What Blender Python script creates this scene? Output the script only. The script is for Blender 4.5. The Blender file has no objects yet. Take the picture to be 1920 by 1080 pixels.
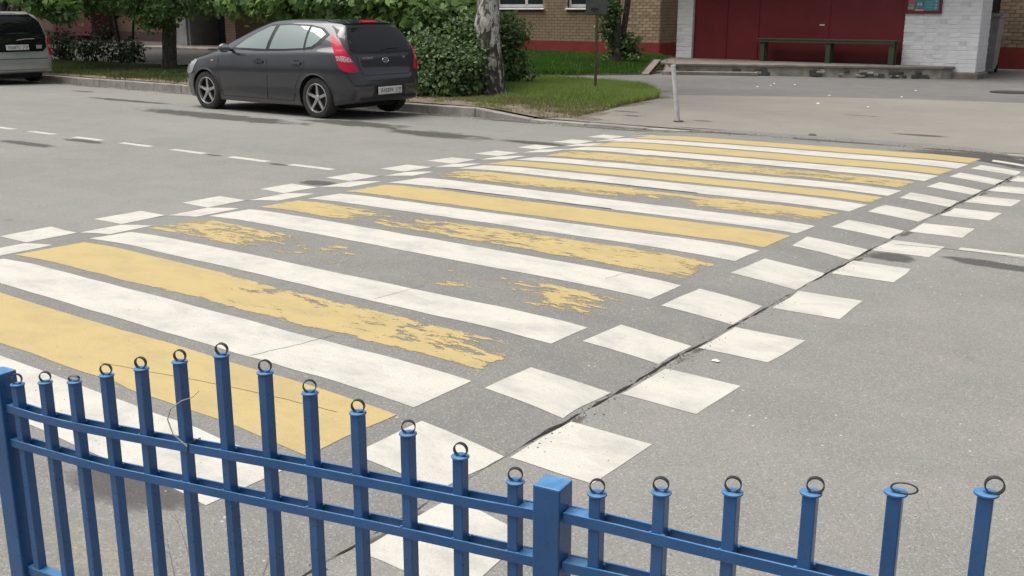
import bpy, bmesh, math, random
import numpy as np
from mathutils import Vector, Matrix
from mathutils.bvhtree import BVHTree

random.seed(7); RNG = np.random.default_rng(11)
S = bpy.context.scene
COL = S.collection

# ------------------------------------------------------------------ camera
cam_d = bpy.data.cameras.new('camera'); cam = bpy.data.objects.new('camera', cam_d); COL.objects.link(cam)
S.camera = cam
CAM_H, PITCH, YAW, ROLL = 1.5644, 0.2591, -0.6378, 0.0019
cam_d.sensor_width = 36.0
cam_d.lens = 36.0 * 1964.96 / 1920.0
cam_d.clip_start, cam_d.clip_end = 0.05, 2000.0
F = Vector((math.sin(YAW) * math.cos(PITCH), math.cos(YAW) * math.cos(PITCH), -math.sin(PITCH)))
Rt = Vector((math.cos(YAW), -math.sin(YAW), 0.0)); Up = Rt.cross(F)
R2 = Rt * math.cos(ROLL) + Up * math.sin(ROLL); U2 = -Rt * math.sin(ROLL) + Up * math.cos(ROLL)
cam.matrix_world = Matrix(((R2.x, U2.x, -F.x, 0), (R2.y, U2.y, -F.y, 0), (R2.z, U2.z, -F.z, CAM_H), (0, 0, 0, 1)))

# ------------------------------------------------------------------ sky, sun, exposure (bright overcast)
SUN_EL, SUN_AZ = math.radians(70), math.radians(238)      # azimuth measured clockwise from +Y
world = bpy.data.worlds.new('World'); S.world = world; world.use_nodes = True
wn = world.node_tree.nodes; wl = world.node_tree.links
bg = wn['Background']; bg.inputs['Strength'].default_value = 0.075
sky = wn.new('ShaderNodeTexSky'); sky.sky_type = 'NISHITA'; sky.sun_disc = False
sky.sun_elevation = SUN_EL; sky.sun_rotation = SUN_AZ
sky.air_density = 1.0; sky.dust_density = 6.0; sky.ozone_density = 1.0
hs = wn.new('ShaderNodeHueSaturation'); hs.inputs['Saturation'].default_value = 0.35
wl.new(sky.outputs[0], hs.inputs['Color']); wl.new(hs.outputs[0], bg.inputs['Color'])
sun_d = bpy.data.lights.new('sun', 'SUN'); sun = bpy.data.objects.new('sun', sun_d); COL.objects.link(sun)
sun_d.energy = 1.5; sun_d.angle = math.radians(60); sun_d.color = (1.0, 0.955, 0.89)
sd = Vector((math.sin(SUN_AZ) * math.cos(SUN_EL), math.cos(SUN_AZ) * math.cos(SUN_EL), math.sin(SUN_EL)))
sun.rotation_euler = (-sd).to_track_quat('-Z', 'Y').to_euler()
S.view_settings.view_transform = 'Standard'; S.view_settings.look = 'None'
S.view_settings.exposure = 0.95; S.view_settings.gamma = 1.0; S.view_settings.use_curve_mapping = False
S.cycles.use_denoising = True; S.cycles.max_bounces = 8; S.cycles.transparent_max_bounces = 12

# ------------------------------------------------------------------ helpers
def tag(o, label=None, cat=None, group=None, kind=None):
    if label: o['label'] = label
    if cat: o['category'] = cat
    if group: o['group'] = group
    if kind: o['kind'] = kind
    return o

def empty(name, loc=(0, 0, 0), rz=0.0, parent=None):
    o = bpy.data.objects.new(name, None); COL.objects.link(o)
    o.location = loc; o.rotation_euler = (0, 0, rz); o.empty_display_size = 0.1
    if parent: o.parent = parent
    return o

def link(name, me, m=None, parent=None, loc=None):
    o = bpy.data.objects.new(name, me); COL.objects.link(o)
    if m is not None:
        for mm in (m if isinstance(m, (list, tuple)) else [m]): me.materials.append(mm)
    if parent: o.parent = parent
    if loc is not None: o.location = loc
    return o

def pydata(name, v, f, smooth=False):
    me = bpy.data.meshes.new(name); me.from_pydata([tuple(map(float, p)) for p in v], [], f); me.update()
    if smooth: me.polygons.foreach_set('use_smooth', [True] * len(me.polygons))
    return me

def npmesh(name, v, f, attr=None, smooth=False):
    """v (N,3), f (M,k) uniform faces"""
    v = np.asarray(v, np.float32); f = np.asarray(f, np.int32); M, k = f.shape
    me = bpy.data.meshes.new(name)
    me.vertices.add(len(v)); me.vertices.foreach_set('co', v.ravel())
    me.loops.add(M * k); me.loops.foreach_set('vertex_index', f.ravel())
    me.polygons.add(M); me.polygons.foreach_set('loop_start', np.arange(M, dtype=np.int32) * k)
    me.polygons.foreach_set('loop_total', np.full(M, k, np.int32))
    if smooth: me.polygons.foreach_set('use_smooth', np.ones(M, bool))
    me.update(calc_edges=True)
    if attr:
        for n, a in attr.items():
            at = me.attributes.new(n, 'FLOAT', 'POINT'); at.data.foreach_set('value', np.asarray(a, np.float32))
    return me

class MB:
    def __init__(s): s.v = []; s.f = []
    def box(s, x0, x1, y0, y1, z0, z1):
        b = len(s.v)
        s.v += [(x0, y0, z0), (x1, y0, z0), (x1, y1, z0), (x0, y1, z0), (x0, y0, z1), (x1, y0, z1), (x1, y1, z1), (x0, y1, z1)]
        s.f += [[b + i for i in q] for q in ((3, 2, 1, 0), (4, 5, 6, 7), (0, 1, 5, 4), (1, 2, 6, 5), (2, 3, 7, 6), (3, 0, 4, 7))]
        return s
    def obox(s, p, q, w, h, up=(0, 0, 1)):
        """box along p->q, w across, h along up"""
        p = Vector(p); q = Vector(q); d = (q - p).normalized(); u = Vector(up); a = d.cross(u).normalized(); u = a.cross(d).normalized()
        b = len(s.v)
        for e in (p, q):
            for sa, su in ((-1, -1), (1, -1), (1, 1), (-1, 1)): s.v.append(tuple(e + a * sa * w / 2 + u * su * h / 2))
        s.f += [[b + i for i in t] for t in ((3, 2, 1, 0), (4, 5, 6, 7), (0, 1, 5, 4), (1, 2, 6, 5), (2, 3, 7, 6), (3, 0, 4, 7))]
        return s
    def prism(s, pts, z0, z1):
        """pts ccw xy; z0/z1 number or list"""
        n = len(pts); b = len(s.v)
        g = lambda z, i: z[i] if isinstance(z, (list, tuple)) else z
        s.v += [(p[0], p[1], g(z0, i)) for i, p in enumerate(pts)] + [(p[0], p[1], g(z1, i)) for i, p in enumerate(pts)]
        s.f += [[b + i for i in range(n)][::-1], [b + n + i for i in range(n)]] + [[b + i, b + (i + 1) % n, b + n + (i + 1) % n, b + n + i] for i in range(n)]
        return s
    def tube(s, pts, rad, seg=8, cap=True):
        pts = [Vector(p) for p in pts]; n = len(pts)
        if not isinstance(rad, (list, tuple)): rad = [rad] * n
        b = len(s.v); ref = Vector((0.31, 0.17, 0.93))
        prev = None
        for i, p in enumerate(pts):
            d = (pts[min(i + 1, n - 1)] - pts[max(i - 1, 0)]).normalized()
            if prev is None:
                a = d.cross(ref if abs(d.dot(ref)) < .95 else Vector((1, 0, 0))).normalized()
            else: a = (prev - d * prev.dot(d)).normalized()
            prev = a; c = d.cross(a)
            for k in range(seg):
                t = 2 * math.pi * k / seg; s.v.append(tuple(p + (a * math.cos(t) + c * math.sin(t)) * rad[i]))
        for i in range(n - 1):
            for k in range(seg):
                k2 = (k + 1) % seg; s.f.append([b + i * seg + k, b + i * seg + k2, b + (i + 1) * seg + k2, b + (i + 1) * seg + k])
        if cap:
            s.f.append([b + k for k in range(seg)][::-1]); s.f.append([b + (n - 1) * seg + k for k in range(seg)])
        return s
    def lathe(s, prof, seg=32, axis='y', c=(0, 0, 0), close=False):
        b = len(s.v); n = len(prof)
        for (r, h) in prof:
            for k in range(seg):
                t = 2 * math.pi * k / seg; u, w = r * math.cos(t), r * math.sin(t)
                s.v.append((c[0] + u, c[1] + h, c[2] + w) if axis == 'y' else (c[0] + u, c[1] + w, c[2] + h))
        for i in range(n if close else n - 1):
            i2 = (i + 1) % n
            for k in range(seg):
                k2 = (k + 1) % seg; s.f.append([b + i * seg + k, b + i * seg + k2, b + i2 * seg + k2, b + i2 * seg + k])
        if not close:
            s.f.append([b + k for k in range(seg)]); s.f.append([b + (n - 1) * seg + k for k in range(seg)])
        return s
    def me(s, name, smooth=False, bevel=0.0, bseg=1, angle=None):
        m = pydata(name, s.v, s.f)
        bm = bmesh.new(); bm.from_mesh(m)
        bmesh.ops.recalc_face_normals(bm, faces=bm.faces)
        if bevel: bmesh.ops.bevel(bm, geom=list(bm.edges), offset=bevel, segments=bseg, affect='EDGES', profile=.5)
        if smooth:
            for f in bm.faces: f.smooth = True
            a = math.radians(angle if angle else 40)
            for e in bm.edges:
                if len(e.link_faces) == 2 and e.calc_face_angle(0) > a: e.smooth = False
        bm.to_mesh(m); bm.free(); return m
    def build(s, name, m, parent=None, loc=None, **k): return link(name, s.me(name, **k), m, parent, loc)

def smooth(t): t = np.clip(t, 0, 1); return t * t * (3 - 2 * t)

def pch(xs, ys):
    xs = np.asarray(xs, float); ys = np.asarray(ys, float); h = np.diff(xs); d = np.diff(ys) / h
    m = np.zeros_like(xs); m[0], m[-1] = d[0], d[-1]
    for i in range(1, len(xs) - 1):
        if d[i - 1] * d[i] > 0:
            w1, w2 = 2 * h[i] + h[i - 1], h[i] + 2 * h[i - 1]; m[i] = (w1 + w2) / (w1 / d[i - 1] + w2 / d[i])
    def fn(x):
        x = np.clip(np.asarray(x, float), xs[0], xs[-1]); i = np.clip(np.searchsorted(xs, x) - 1, 0, len(xs) - 2)
        t = (x - xs[i]) / h[i]
        return (2*t**3-3*t**2+1)*ys[i]+(t**3-2*t**2+t)*h[i]*m[i]+(-2*t**3+3*t**2)*ys[i+1]+(t**3-t**2)*h[i]*m[i+1]
    return fn

# value noise for geometry
_NT = RNG.random((64, 64))
def vnoise(x, y):
    x = np.asarray(x, float); y = np.asarray(y, float)
    xi = np.floor(x).astype(int); yi = np.floor(y).astype(int); fx = x - xi; fy = y - yi
    fx = fx*fx*(3-2*fx); fy = fy*fy*(3-2*fy); g = lambda a, b: _NT[a % 64, b % 64]
    return (g(xi, yi)*(1-fx)+g(xi+1, yi)*fx)*(1-fy)+(g(xi, yi+1)*(1-fx)+g(xi+1, yi+1)*fx)*fy - .5

# ------------------------------------------------------------------ materials
class NT:
    def __init__(s, name):
        s.m = bpy.data.materials.new(name); s.m.use_nodes = True; s.n = s.m.node_tree.nodes; s.l = s.m.node_tree.links
        s.b = s.n['Principled BSDF']; s.out = s.n['Material Output']
        s.tc = s.n.new('ShaderNodeTexCoord')
    def vec(s, scale=(1, 1, 1), rot=(0, 0, 0), src='Object'):
        mp = s.n.new('ShaderNodeMapping'); mp.inputs['Scale'].default_value = scale; mp.inputs['Rotation'].default_value = rot
        s.l.new(s.tc.outputs[src], mp.inputs['Vector']); return mp.outputs[0]
    def noise(s, scale, detail=4, rough=.6, v=None, dist=0):
        t = s.n.new('ShaderNodeTexNoise'); t.inputs['Scale'].default_value = scale; t.inputs['Detail'].default_value = detail
        t.inputs['Roughness'].default_value = rough; t.inputs['Distortion'].default_value = dist
        s.l.new(v if v is not None else s.tc.outputs['Object'], t.inputs['Vector']); return t.outputs['Fac']
    def voro(s, scale, v=None, out='Distance', feature='F1'):
        t = s.n.new('ShaderNodeTexVoronoi'); t.feature = feature; t.inputs['Scale'].default_value = scale
        s.l.new(v if v is not None else s.tc.outputs['Object'], t.inputs['Vector']); return t.outputs[out]
    def ramp(s, fac, stops):
        r = s.n.new('ShaderNodeValToRGB'); e = r.color_ramp.elements
        while len(e) < len(stops): e.new(.5)
        for i, (p, c) in enumerate(stops):
            e[i].position = p; e[i].color = (*c, 1) if hasattr(c, '__len__') else (c, c, c, 1)
        s.l.new(fac, r.inputs['Fac']); return r.outputs['Color']
    def math(s, op, a, b=None, c=None, clamp=False):
        t = s.n.new('ShaderNodeMath'); t.operation = op; t.use_clamp = clamp
        for i, q in enumerate((a, b, c)):
            if q is None: continue
            if isinstance(q, (int, float)): t.inputs[i].default_value = q
            else: s.l.new(q, t.inputs[i])
        return t.outputs[0]
    def mix(s, fac, a, b, mode='MIX'):
        t = s.n.new('ShaderNodeMix'); t.data_type = 'RGBA'; t.blend_type = mode; t.clamp_factor = True
        for q, k in ((fac, 0), (a, 6), (b, 7)):
            if isinstance(q, (int, float)): t.inputs[k].default_value = q
            elif isinstance(q, (tuple, list)): t.inputs[k].default_value = (*q, 1)
            else: s.l.new(q, t.inputs[k])
        return t.outputs[2]
    def attr(s, name):
        t = s.n.new('ShaderNodeAttribute'); t.attribute_name = name; return t.outputs['Fac']
    def rand(s):
        return s.n.new('ShaderNodeObjectInfo').outputs['Random']
    def bump(s, h, strength=.3, dist=.01):
        t = s.n.new('ShaderNodeBump'); t.inputs['Strength'].default_value = strength; t.inputs['Distance'].default_value = dist
        s.l.new(h, t.inputs['Height']); s.l.new(t.outputs[0], s.b.inputs['Normal'])
    def set(s, **k):
        for n, v in k.items():
            i = s.b.inputs[n.replace('_', ' ')]
            if isinstance(v, (int, float)): i.default_value = v
            elif isinstance(v, (tuple, list)): i.default_value = (*v, 1) if len(v) == 3 else v
            else: s.l.new(v, i)
        return s
    def cutout(s, fac):
        """fac 1 = opaque"""
        tr = s.n.new('ShaderNodeBsdfTransparent'); mx = s.n.new('ShaderNodeMixShader')
        s.l.new(fac, mx.inputs[0]); s.l.new(tr.outputs[0], mx.inputs[1]); s.l.new(s.b.outputs[0], mx.inputs[2]); s.l.new(mx.outputs[0], s.out.inputs['Surface'])

def simple(name, c1, c2=None, scale=8, rough=.6, metal=0., bump=0., spec=.5, detail=5, rnd=0., lo=.35, hi=.65, coat=0.):
    t = NT(name); c2 = c2 or tuple(x * .75 for x in c1)
    n = t.noise(scale, detail)
    col = t.ramp(n, [(lo, c2), (hi, c1)])
    if rnd:
        r = t.math('MULTIPLY_ADD', t.rand(), rnd, 1 - rnd / 2)
        g = t.n.new('ShaderNodeCombineColor'); [t.l.new(r, g.inputs[i]) for i in range(3)]
        col = t.mix(1.0, col, g.outputs[0], 'MULTIPLY')
    t.set(Base_Color=col, Roughness=rough, Metallic=metal, Specular_IOR_Level=spec, Coat_Weight=coat)
    if bump: t.bump(t.noise(scale * 6, 4), bump, .01)
    return t.m

def asphalt(name, base, dark, speck=1.0, sc=1.0, warm=(.31, .295, .255), dust_or_sheen=.3):
    t = NT(name)
    big = t.noise(.35, 5, .6); mid = t.noise(2.3, 6, .65, dist=.6); fine = t.noise(90 * sc, 3, .7)
    c = t.ramp(big, [(.3, dark), (.7, base)])
    tr = t.noise(1.0, 4, .6, t.vec((.10, 1.1, 1))); c = t.mix(t.math('MULTIPLY', t.ramp(tr, [(.38, 1.), (.6, 0.)]), .30), c, tuple(q * .72 for q in base))
    sp = t.voro(1.9, out='Distance'); sr = t.voro(1.9, out='Color'); s3 = t.n.new('ShaderNodeSeparateColor'); t.l.new(sr, s3.inputs[0])
    c = t.mix(t.math('MULTIPLY', t.math('MULTIPLY', t.ramp(s3.outputs[0], [(.80, 0.), (.84, 1.)]), t.ramp(t.math('ADD', sp, t.math('MULTIPLY', t.noise(14, 3), .25)), [(.17, 1.), (.26, 0.)])), .42), c, (.07, .066, .06))
    c = t.mix(t.math('MULTIPLY', t.ramp(mid, [(.42, 0.), (.72, 1.)]), dust_or_sheen), c, warm)
    cells = t.voro(190 * sc, out='Color'); sep = t.n.new('ShaderNodeSeparateColor'); t.l.new(cells, sep.inputs[0])
    light = t.ramp(sep.outputs[0], [(.86, 0.), (.93, 1.)]); darkm = t.ramp(sep.outputs[1], [(.72, 0.), (.85, 1.)])
    c = t.mix(t.math('MULTIPLY', light, .32 * speck), c, (.55, .53, .5)); c = t.mix(t.math('MULTIPLY', darkm, .38 * speck), c, (.07, .068, .065))
    cells2 = t.voro(34 * sc, out='Color'); sep2 = t.n.new('ShaderNodeSeparateColor'); t.l.new(cells2, sep2.inputs[0])
    d2 = t.voro(34 * sc)
    chip = t.math('MULTIPLY', t.ramp(sep2.outputs[2], [(.975, 0.), (.985, 1.)]), t.ramp(d2, [(.15, 1.), (.26, 0.)]))
    c = t.mix(t.math('MULTIPLY', chip, .7 * speck), c, (.62, .6, .56))
    t.set(Base_Color=c, Roughness=.88, Specular_IOR_Level=.3)
    h = t.math('ADD', t.voro(190 * sc), t.math('MULTIPLY', fine, 1.2))
    t.bump(h, .28, .004)
    return t.m

M = {}
M['road'] = asphalt('road_asphalt', (.245, .241, .226), (.198, .195, .184), speck=.8)
M['hump'] = asphalt('hump_asphalt', (.214, .211, .200), (.172, .170, .163), dust_or_sheen=.25, speck=.8)
M['apron'] = asphalt('apron_asphalt', (.265, .25, .222), (.205, .193, .172), speck=.5, warm=(.33, .29, .23))
M['path'] = asphalt('path_asphalt', (.165, .16, .156), (.125, .122, .12), speck=.5, dust_or_sheen=.2)
M['yard'] = asphalt('shade_darkened_yard', (.060, .056, .049), (.042, .039, .035), speck=.2, warm=(.08, .073, .062))  # yard ground, tree shade put into the dark colour

def paint(name, c, c2, edge=8):
    t = NT(name)
    v = t.vec((.55, 1.7, 1))
    n = t.noise(6.5, 6, .62, v, dist=.7); nm = t.noise(17, 5, .65, v, dist=.4); n2 = t.noise(85, 4, .7)
    cov = t.attr('cov')
    k = t.math('ADD', cov, t.math('MULTIPLY', t.math('SUBTRACT', n, .5), 1.7))
    k = t.math('ADD', k, t.math('MULTIPLY', t.math('SUBTRACT', nm, .5), 1.5)); k = t.math('ADD', k, t.math('MULTIPLY', t.math('SUBTRACT', n2, .5), .75))
    fac = t.math('MULTIPLY_ADD', t.math('SUBTRACT', k, .5), 7., .5, clamp=True)
    d = t.noise(3.2, 8, .75, t.vec((.8, 1.4, 1)), dist=.3); g = t.noise(130, 4, .75); m2 = t.noise(24, 5, .7, t.vec((.5, 1.5, 1)))
    col = t.ramp(d, [(.36, c2), (.55, c)])
    col = t.mix(t.math('MULTIPLY', t.math('MULTIPLY', t.ramp(g, [(.53, 0.), (.66, 1.)]), t.ramp(m2, [(.42, .3), (.62, 1.)])), .62), col, (.27, .26, .24))
    t.set(Base_Color=col, Roughness=.7, Specular_IOR_Level=.35)
    t.bump(t.math('ADD', g, t.voro(110)), .22, .005); t.cutout(fac)
    return t.m
M['white'] = paint('white_road_paint', (.53, .513, .462), (.41, .40, .37))
M['yellow'] = paint('yellow_road_paint', (.45, .35, .155), (.385, .305, .145))

def stain(name, c, rough):
    t = NT(name); n = t.noise(3.2, 6, .65, t.vec((.7, 1.5, 1)), dist=.4)
    k = t.math('ADD', t.attr('cov'), t.math('MULTIPLY', t.math('SUBTRACT', n, .5), 1.6))
    fac = t.math('MULTIPLY', t.math('MULTIPLY_ADD', t.math('SUBTRACT', k, .5), 3.5, .5, clamp=True), .52)
    t.set(Base_Color=t.ramp(t.noise(80, 3), [(.4, c), (.6, tuple(x * 1.4 for x in c))]), Roughness=rough); t.cutout(fac); return t.m
M['wet'] = stain('wet_asphalt', (.055, .052, .05), .42)
M['dirt'] = stain('gutter_dirt', (.075, .06, .045), .95)
M['spill'] = stain('spilled_soil', (.17, .135, .10), .95)
M['dust_or_sheen'] = stain('pale_dust', (.29, .275, .235), .95)
M['crack'] = simple('crack_filler', (.035, .028, .022), (.012, .01, .009), 30, .98, bump=.6)
M['concrete'] = simple('kerb_concrete', (.34, .32, .29), (.22, .205, .185), 5, .9, bump=.4, rnd=.22)
M['slab'] = simple('slab_concrete', (.24, .21, .185), (.15, .13, .115), 3, .92, bump=.4)
M['plaster'] = simple('chipped_plaster', (.42, .39, .34), (.22, .20, .17), 4, .92, bump=.5)
M['stone'] = simple('exposed_rubble', (.10, .095, .085), (.05, .047, .042), 9, .95, bump=.7)
M['soil'] = simple('dry_soil', (.22, .175, .13), (.13, .10, .075), 4, .98, bump=.7)
M['lawnsoil'] = simple('lawn_soil', (.06, .075, .03), (.045, .04, .022), 3, .98, bump=.6)
M['grit'] = simple('pale_grit', (.45, .43, .39), (.2, .19, .17), 30, .9)
M['fence'] = None

def fence_mat():
    t = NT('blue_enamel'); n = t.noise(6, 5); g = t.noise(70, 4, .7)
    c = t.ramp(n, [(.35, (.015, .074, .205)), (.65, (.021, .098, .27))])
    d = t.ramp(g, [(.60, 0.), (.75, 1.)])
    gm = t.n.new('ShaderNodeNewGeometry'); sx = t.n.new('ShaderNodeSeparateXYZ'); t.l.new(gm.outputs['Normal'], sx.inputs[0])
    dust_or_sheen = t.math('MULTIPLY', t.math('MULTIPLY', t.ramp(sx.outputs[2], [(.6, 0.), (.95, 1.)]), t.ramp(t.noise(25, 5), [(.3, .35), (.7, 1.)])), .60)  # upward faces brightened: light from above painted into the blue
    c = t.mix(t.math('MULTIPLY', d, .25), c, (.02, .06, .12)); c = t.mix(dust_or_sheen, c, (.17, .42, .72))
    ch = t.noise(42, 4, .75, dist=.8); chip = t.ramp(ch, [(.655, 0.), (.685, 1.)]); c = t.mix(t.math('MULTIPLY', chip, .8), c, (.10, .06, .04))
    gr = t.noise(11, 6, .7, t.vec((1, 1, .3))); c = t.mix(t.math('MULTIPLY', t.ramp(gr, [(.48, 0.), (.75, 1.)]), .28), c, (.11, .14, .17))
    t.set(Base_Color=c, Roughness=t.ramp(g, [(.3, .24), (.7, .4)]), Specular_IOR_Level=.5); t.bump(g, .08, .002)
    return t.m
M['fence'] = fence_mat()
M['ring'] = simple('bare_grey_steel', (.10, .11, .125), (.05, .045, .045), 60, .45, metal=.7)
M['wire'] = simple('pale_wire', (.45, .40, .33), (.3, .25, .2), 20, .7)

def leafmat(name, c1, c2, trans=.35):
    t = NT(name); col = t.ramp(t.attr('tint'), [(0., c2), (1., c1)])
    col = t.mix(t.math('MULTIPLY', t.noise(9, 3), .35), col, tuple(x * .6 for x in c2))
    t.set(Base_Color=col, Roughness=.5, Specular_IOR_Level=.4)
    tr = t.n.new('ShaderNodeBsdfTranslucent'); mx = t.n.new('ShaderNodeMixShader'); mx.inputs[0].default_value = trans
    t.l.new(t.mix(1., col, (1.2, 1.35, .7), 'MULTIPLY'), tr.inputs[0]); t.l.new(t.b.outputs[0], mx.inputs[1]); t.l.new(tr.outputs[0], mx.inputs[2]); t.l.new(mx.outputs[0], t.out.inputs['Surface'])
    return t.m
M['maple'] = leafmat('maple_leaf', (.25, .39, .11), (.085, .155, .055))
M['linden'] = leafmat('linden_leaf', (.20, .33, .10), (.08, .15, .055))
M['shrub'] = leafmat('shrub_leaf', (.17, .255, .09), (.07, .115, .05), .25)
M['privet'] = leafmat('dark_shrub_leaf', (.06, .09, .042), (.025, .04, .022), .2)
M['grassblade'] = leafmat('grass_blade', (.38, .47, .14), (.19, .27, .075), .3)
M['drygrass'] = leafmat('worn_grass_blade', (.30, .30, .14), (.17, .17, .075), .3)
M['stripblade'] = leafmat('shaded_grass_blade', (.15, .19, .055), (.06, .09, .028), .25)  # darker copy of the grass colour with tree shade painted in
M['lawnblade'] = leafmat('lawn_blade', (.085, .175, .022), (.045, .115, .014), .3)

def birchmat():
    t = NT('birch_bark'); v = t.vec((1., 1., .55))
    n = t.noise(9, 5, .65, v, dist=.6); h = t.noise(30, 5, .7, t.vec((1, 1, .35)))
    sz = t.n.new('ShaderNodeSeparateXYZ'); t.l.new(t.tc.outputs['Object'], sz.inputs[0])
    up = t.math('MULTIPLY_ADD', sz.outputs[2], .22, -.28)           # whiter bark higher up the stem
    k = t.math('ADD', n, t.math('MULTIPLY', up, .45))
    c = t.ramp(k, [(.39, (.06, .052, .044)), (.46, (.15, .14, .125)), (.50, (.52, .50, .47)), (.75, (.70, .68, .65))])
    c = t.mix(t.math('MULTIPLY', t.ramp(h, [(.5, 0.), (.62, 1.)]), .6), c, (.045, .038, .032))
    t.set(Base_Color=c, Roughness=.9); t.bump(t.math('ADD', n, h), .9, .03); return t.m
M['birch'] = birchmat()
M['bark'] = simple('grey_bark', (.13, .12, .10), (.045, .04, .034), 12, .95, bump=.9)
M['darkbark'] = simple('dark_bark', (.05, .045, .04), (.02, .018, .016), 12, .95, bump=.8)

M['brick'] = simple('tan_brick', (.36, .265, .175), (.27, .195, .125), 6, .9, rnd=.45, bump=.3)
M['mortar'] = simple('dark_mortar', (.12, .095, .07), (.08, .062, .047), 10, .95)
M['whitebrick'] = simple('whitewashed_brick', (.80, .805, .815), (.72, .725, .735), 5, .85, rnd=.10, bump=.4, lo=.3, hi=.55)
M['whitemortar'] = simple('whitewashed_mortar', (.78, .785, .79), (.62, .62, .625), 6, .9)
M['plinth'] = simple('red_plinth', (.26, .028, .024), (.18, .024, .022), 3, .8, bump=.2)
M['dullred'] = simple('dull_red_boards', (.10, .013, .018), (.06, .010, .013), 4, .8)
M['shadeplinth'] = simple('shade_darkened_plinth', (.06, .03, .025), (.04, .022, .02), 3, .85)  # same plinth, far-left shade painted in as a darker colour
M['maroon'] = simple('maroon_sheet', (.19, .016, .022), (.15, .012, .017), 1.5, .5, bump=.05)
M['green'] = simple('green_bench_paint', (.035, .075, .035), (.05, .045, .03), 12, .6)
M['pvc'] = simple('white_pvc', (.72, .73, .74), (.6, .6, .6), 3, .4)
M['glassdark'] = NT('window_glass').set(Base_Color=(.02, .025, .03), Roughness=.05, Specular_IOR_Level=.9).m
M['grey'] = simple('grey_paint', (.095, .105, .10), (.065, .072, .07), 5, .5)
M['rust'] = simple('rusty_pipe', (.15, .085, .055), (.09, .05, .035), 14, .75)
M['galv'] = simple('white_post_paint', (.62, .62, .63), (.45, .44, .44), 10, .55)
M['black'] = simple('black_void', (.012, .012, .013), (.008, .008, .008), 5, .8)
M['darkdoor'] = simple('dark_door', (.035, .036, .04), (.02, .02, .022), 3, .6)
M['greywall'] = simple('grey_render', (.26, .26, .25), (.18, .18, .175), 3, .9)
M['bin'] = simple('light_grey_plastic', (.36, .37, .38), (.28, .28, .29), 4, .5)
M['litter'] = simple('white_litter', (.75, .74, .70), (.6, .6, .58), 9, .8)
M['iron'] = simple('cast_iron', (.06, .055, .05), (.03, .028, .026), 16, .7, metal=.3)
def brickwall_mat():
    t = NT('far_brick'); s_ = t.n.new('ShaderNodeSeparateXYZ'); t.l.new(t.tc.outputs['Object'], s_.inputs[0])
    cb = t.n.new('ShaderNodeCombineXYZ'); t.l.new(t.math('ADD', s_.outputs[0], s_.outputs[1]), cb.inputs[0]); t.l.new(s_.outputs[2], cb.inputs[1])
    b = t.n.new('ShaderNodeTexBrick'); t.l.new(cb.outputs[0], b.inputs['Vector'])
    b.inputs['Scale'].default_value = 1; b.inputs['Brick Width'].default_value = .262; b.inputs['Row Height'].default_value = .1; b.inputs['Mortar Size'].default_value = .008
    b.inputs['Color1'].default_value = (.15, .085, .06, 1); b.inputs['Color2'].default_value = (.11, .062, .045, 1); b.inputs['Mortar'].default_value = (.05, .04, .03, 1)  # darker than the near bricks, canopy shade put into the colour
    t.set(Base_Color=b.outputs[0], Roughness=.9); return t.m
M['farbrick'] = brickwall_mat()

# ------------------------------------------------------------------ road and hump
XL, XR, YCL, CC = -7.056, -2.171, 7.4017, 0.002226
Y_NEAR, Y_KERB = 0.2, 13.06
def hump(x):
    t = np.clip(np.minimum(np.asarray(x, float) - XL, XR - np.asarray(x, float)) / 1.1, 0, 1); return .06 * (1 - (1 - t) ** 2.2)
def rz(x, y):
    x = np.asarray(x, float); y = np.asarray(y, float)
    return -CC * (y - YCL) ** 2 + hump(x) + .006 * vnoise(x * .8 + 3, y * .9) * np.clip((12.6 - y) / 1., 0, 1)

def sheet(xs, ys, zf, off=0.0, attr=None):
    X, Y = np.meshgrid(xs, ys, indexing='ij'); Z = zf(X, Y) + off
    n, m = X.shape; v = np.stack([X, Y, Z], -1).reshape(-1, 3)
    i = np.arange(n * m).reshape(n, m); f = np.stack([i[:-1, :-1], i[1:, :-1], i[1:, 1:], i[:-1, 1:]], -1).reshape(-1, 4)
    return v, f

def kerb_y(x):
    return float(np.interp(x, [-60, -30, -24, -19, -15, -12.5, -9, 30], [13.4, 13.5, 13.56, 13.5, 13.25, 13.08, Y_KERB, Y_KERB]))
xs = np.unique(np.concatenate([np.linspace(-90, -20, 40), np.linspace(-20, XL, 40), np.linspace(XL, XL + 1.1, 16), np.linspace(XL + 1.1, XR - 1.1, 14), np.linspace(XR - 1.1, XR, 16), np.linspace(XR, 6, 24), np.linspace(6, 40, 12)]))
ys = np.concatenate([np.linspace(-0.3, 12.6, 48), np.linspace(12.8, 13.9, 6)])
v, f = sheet(xs, ys, rz)
cx = v[f].mean(1)[:, 0]
me = npmesh('road', v, f, smooth=True)
road = link('road', me, [M['road'], M['hump']])
me.polygons.foreach_set('material_index', ((cx > XL) & (cx < XR)).astype(np.int32)); tag(road, kind='structure')

gv, gf = sheet(np.linspace(-600, 600, 7), np.linspace(-600, 600, 7), lambda x, y: x * 0 - .26)
ground = link('ground', npmesh('ground', gv, gf), M['yard']); tag(ground, kind='structure')

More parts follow.
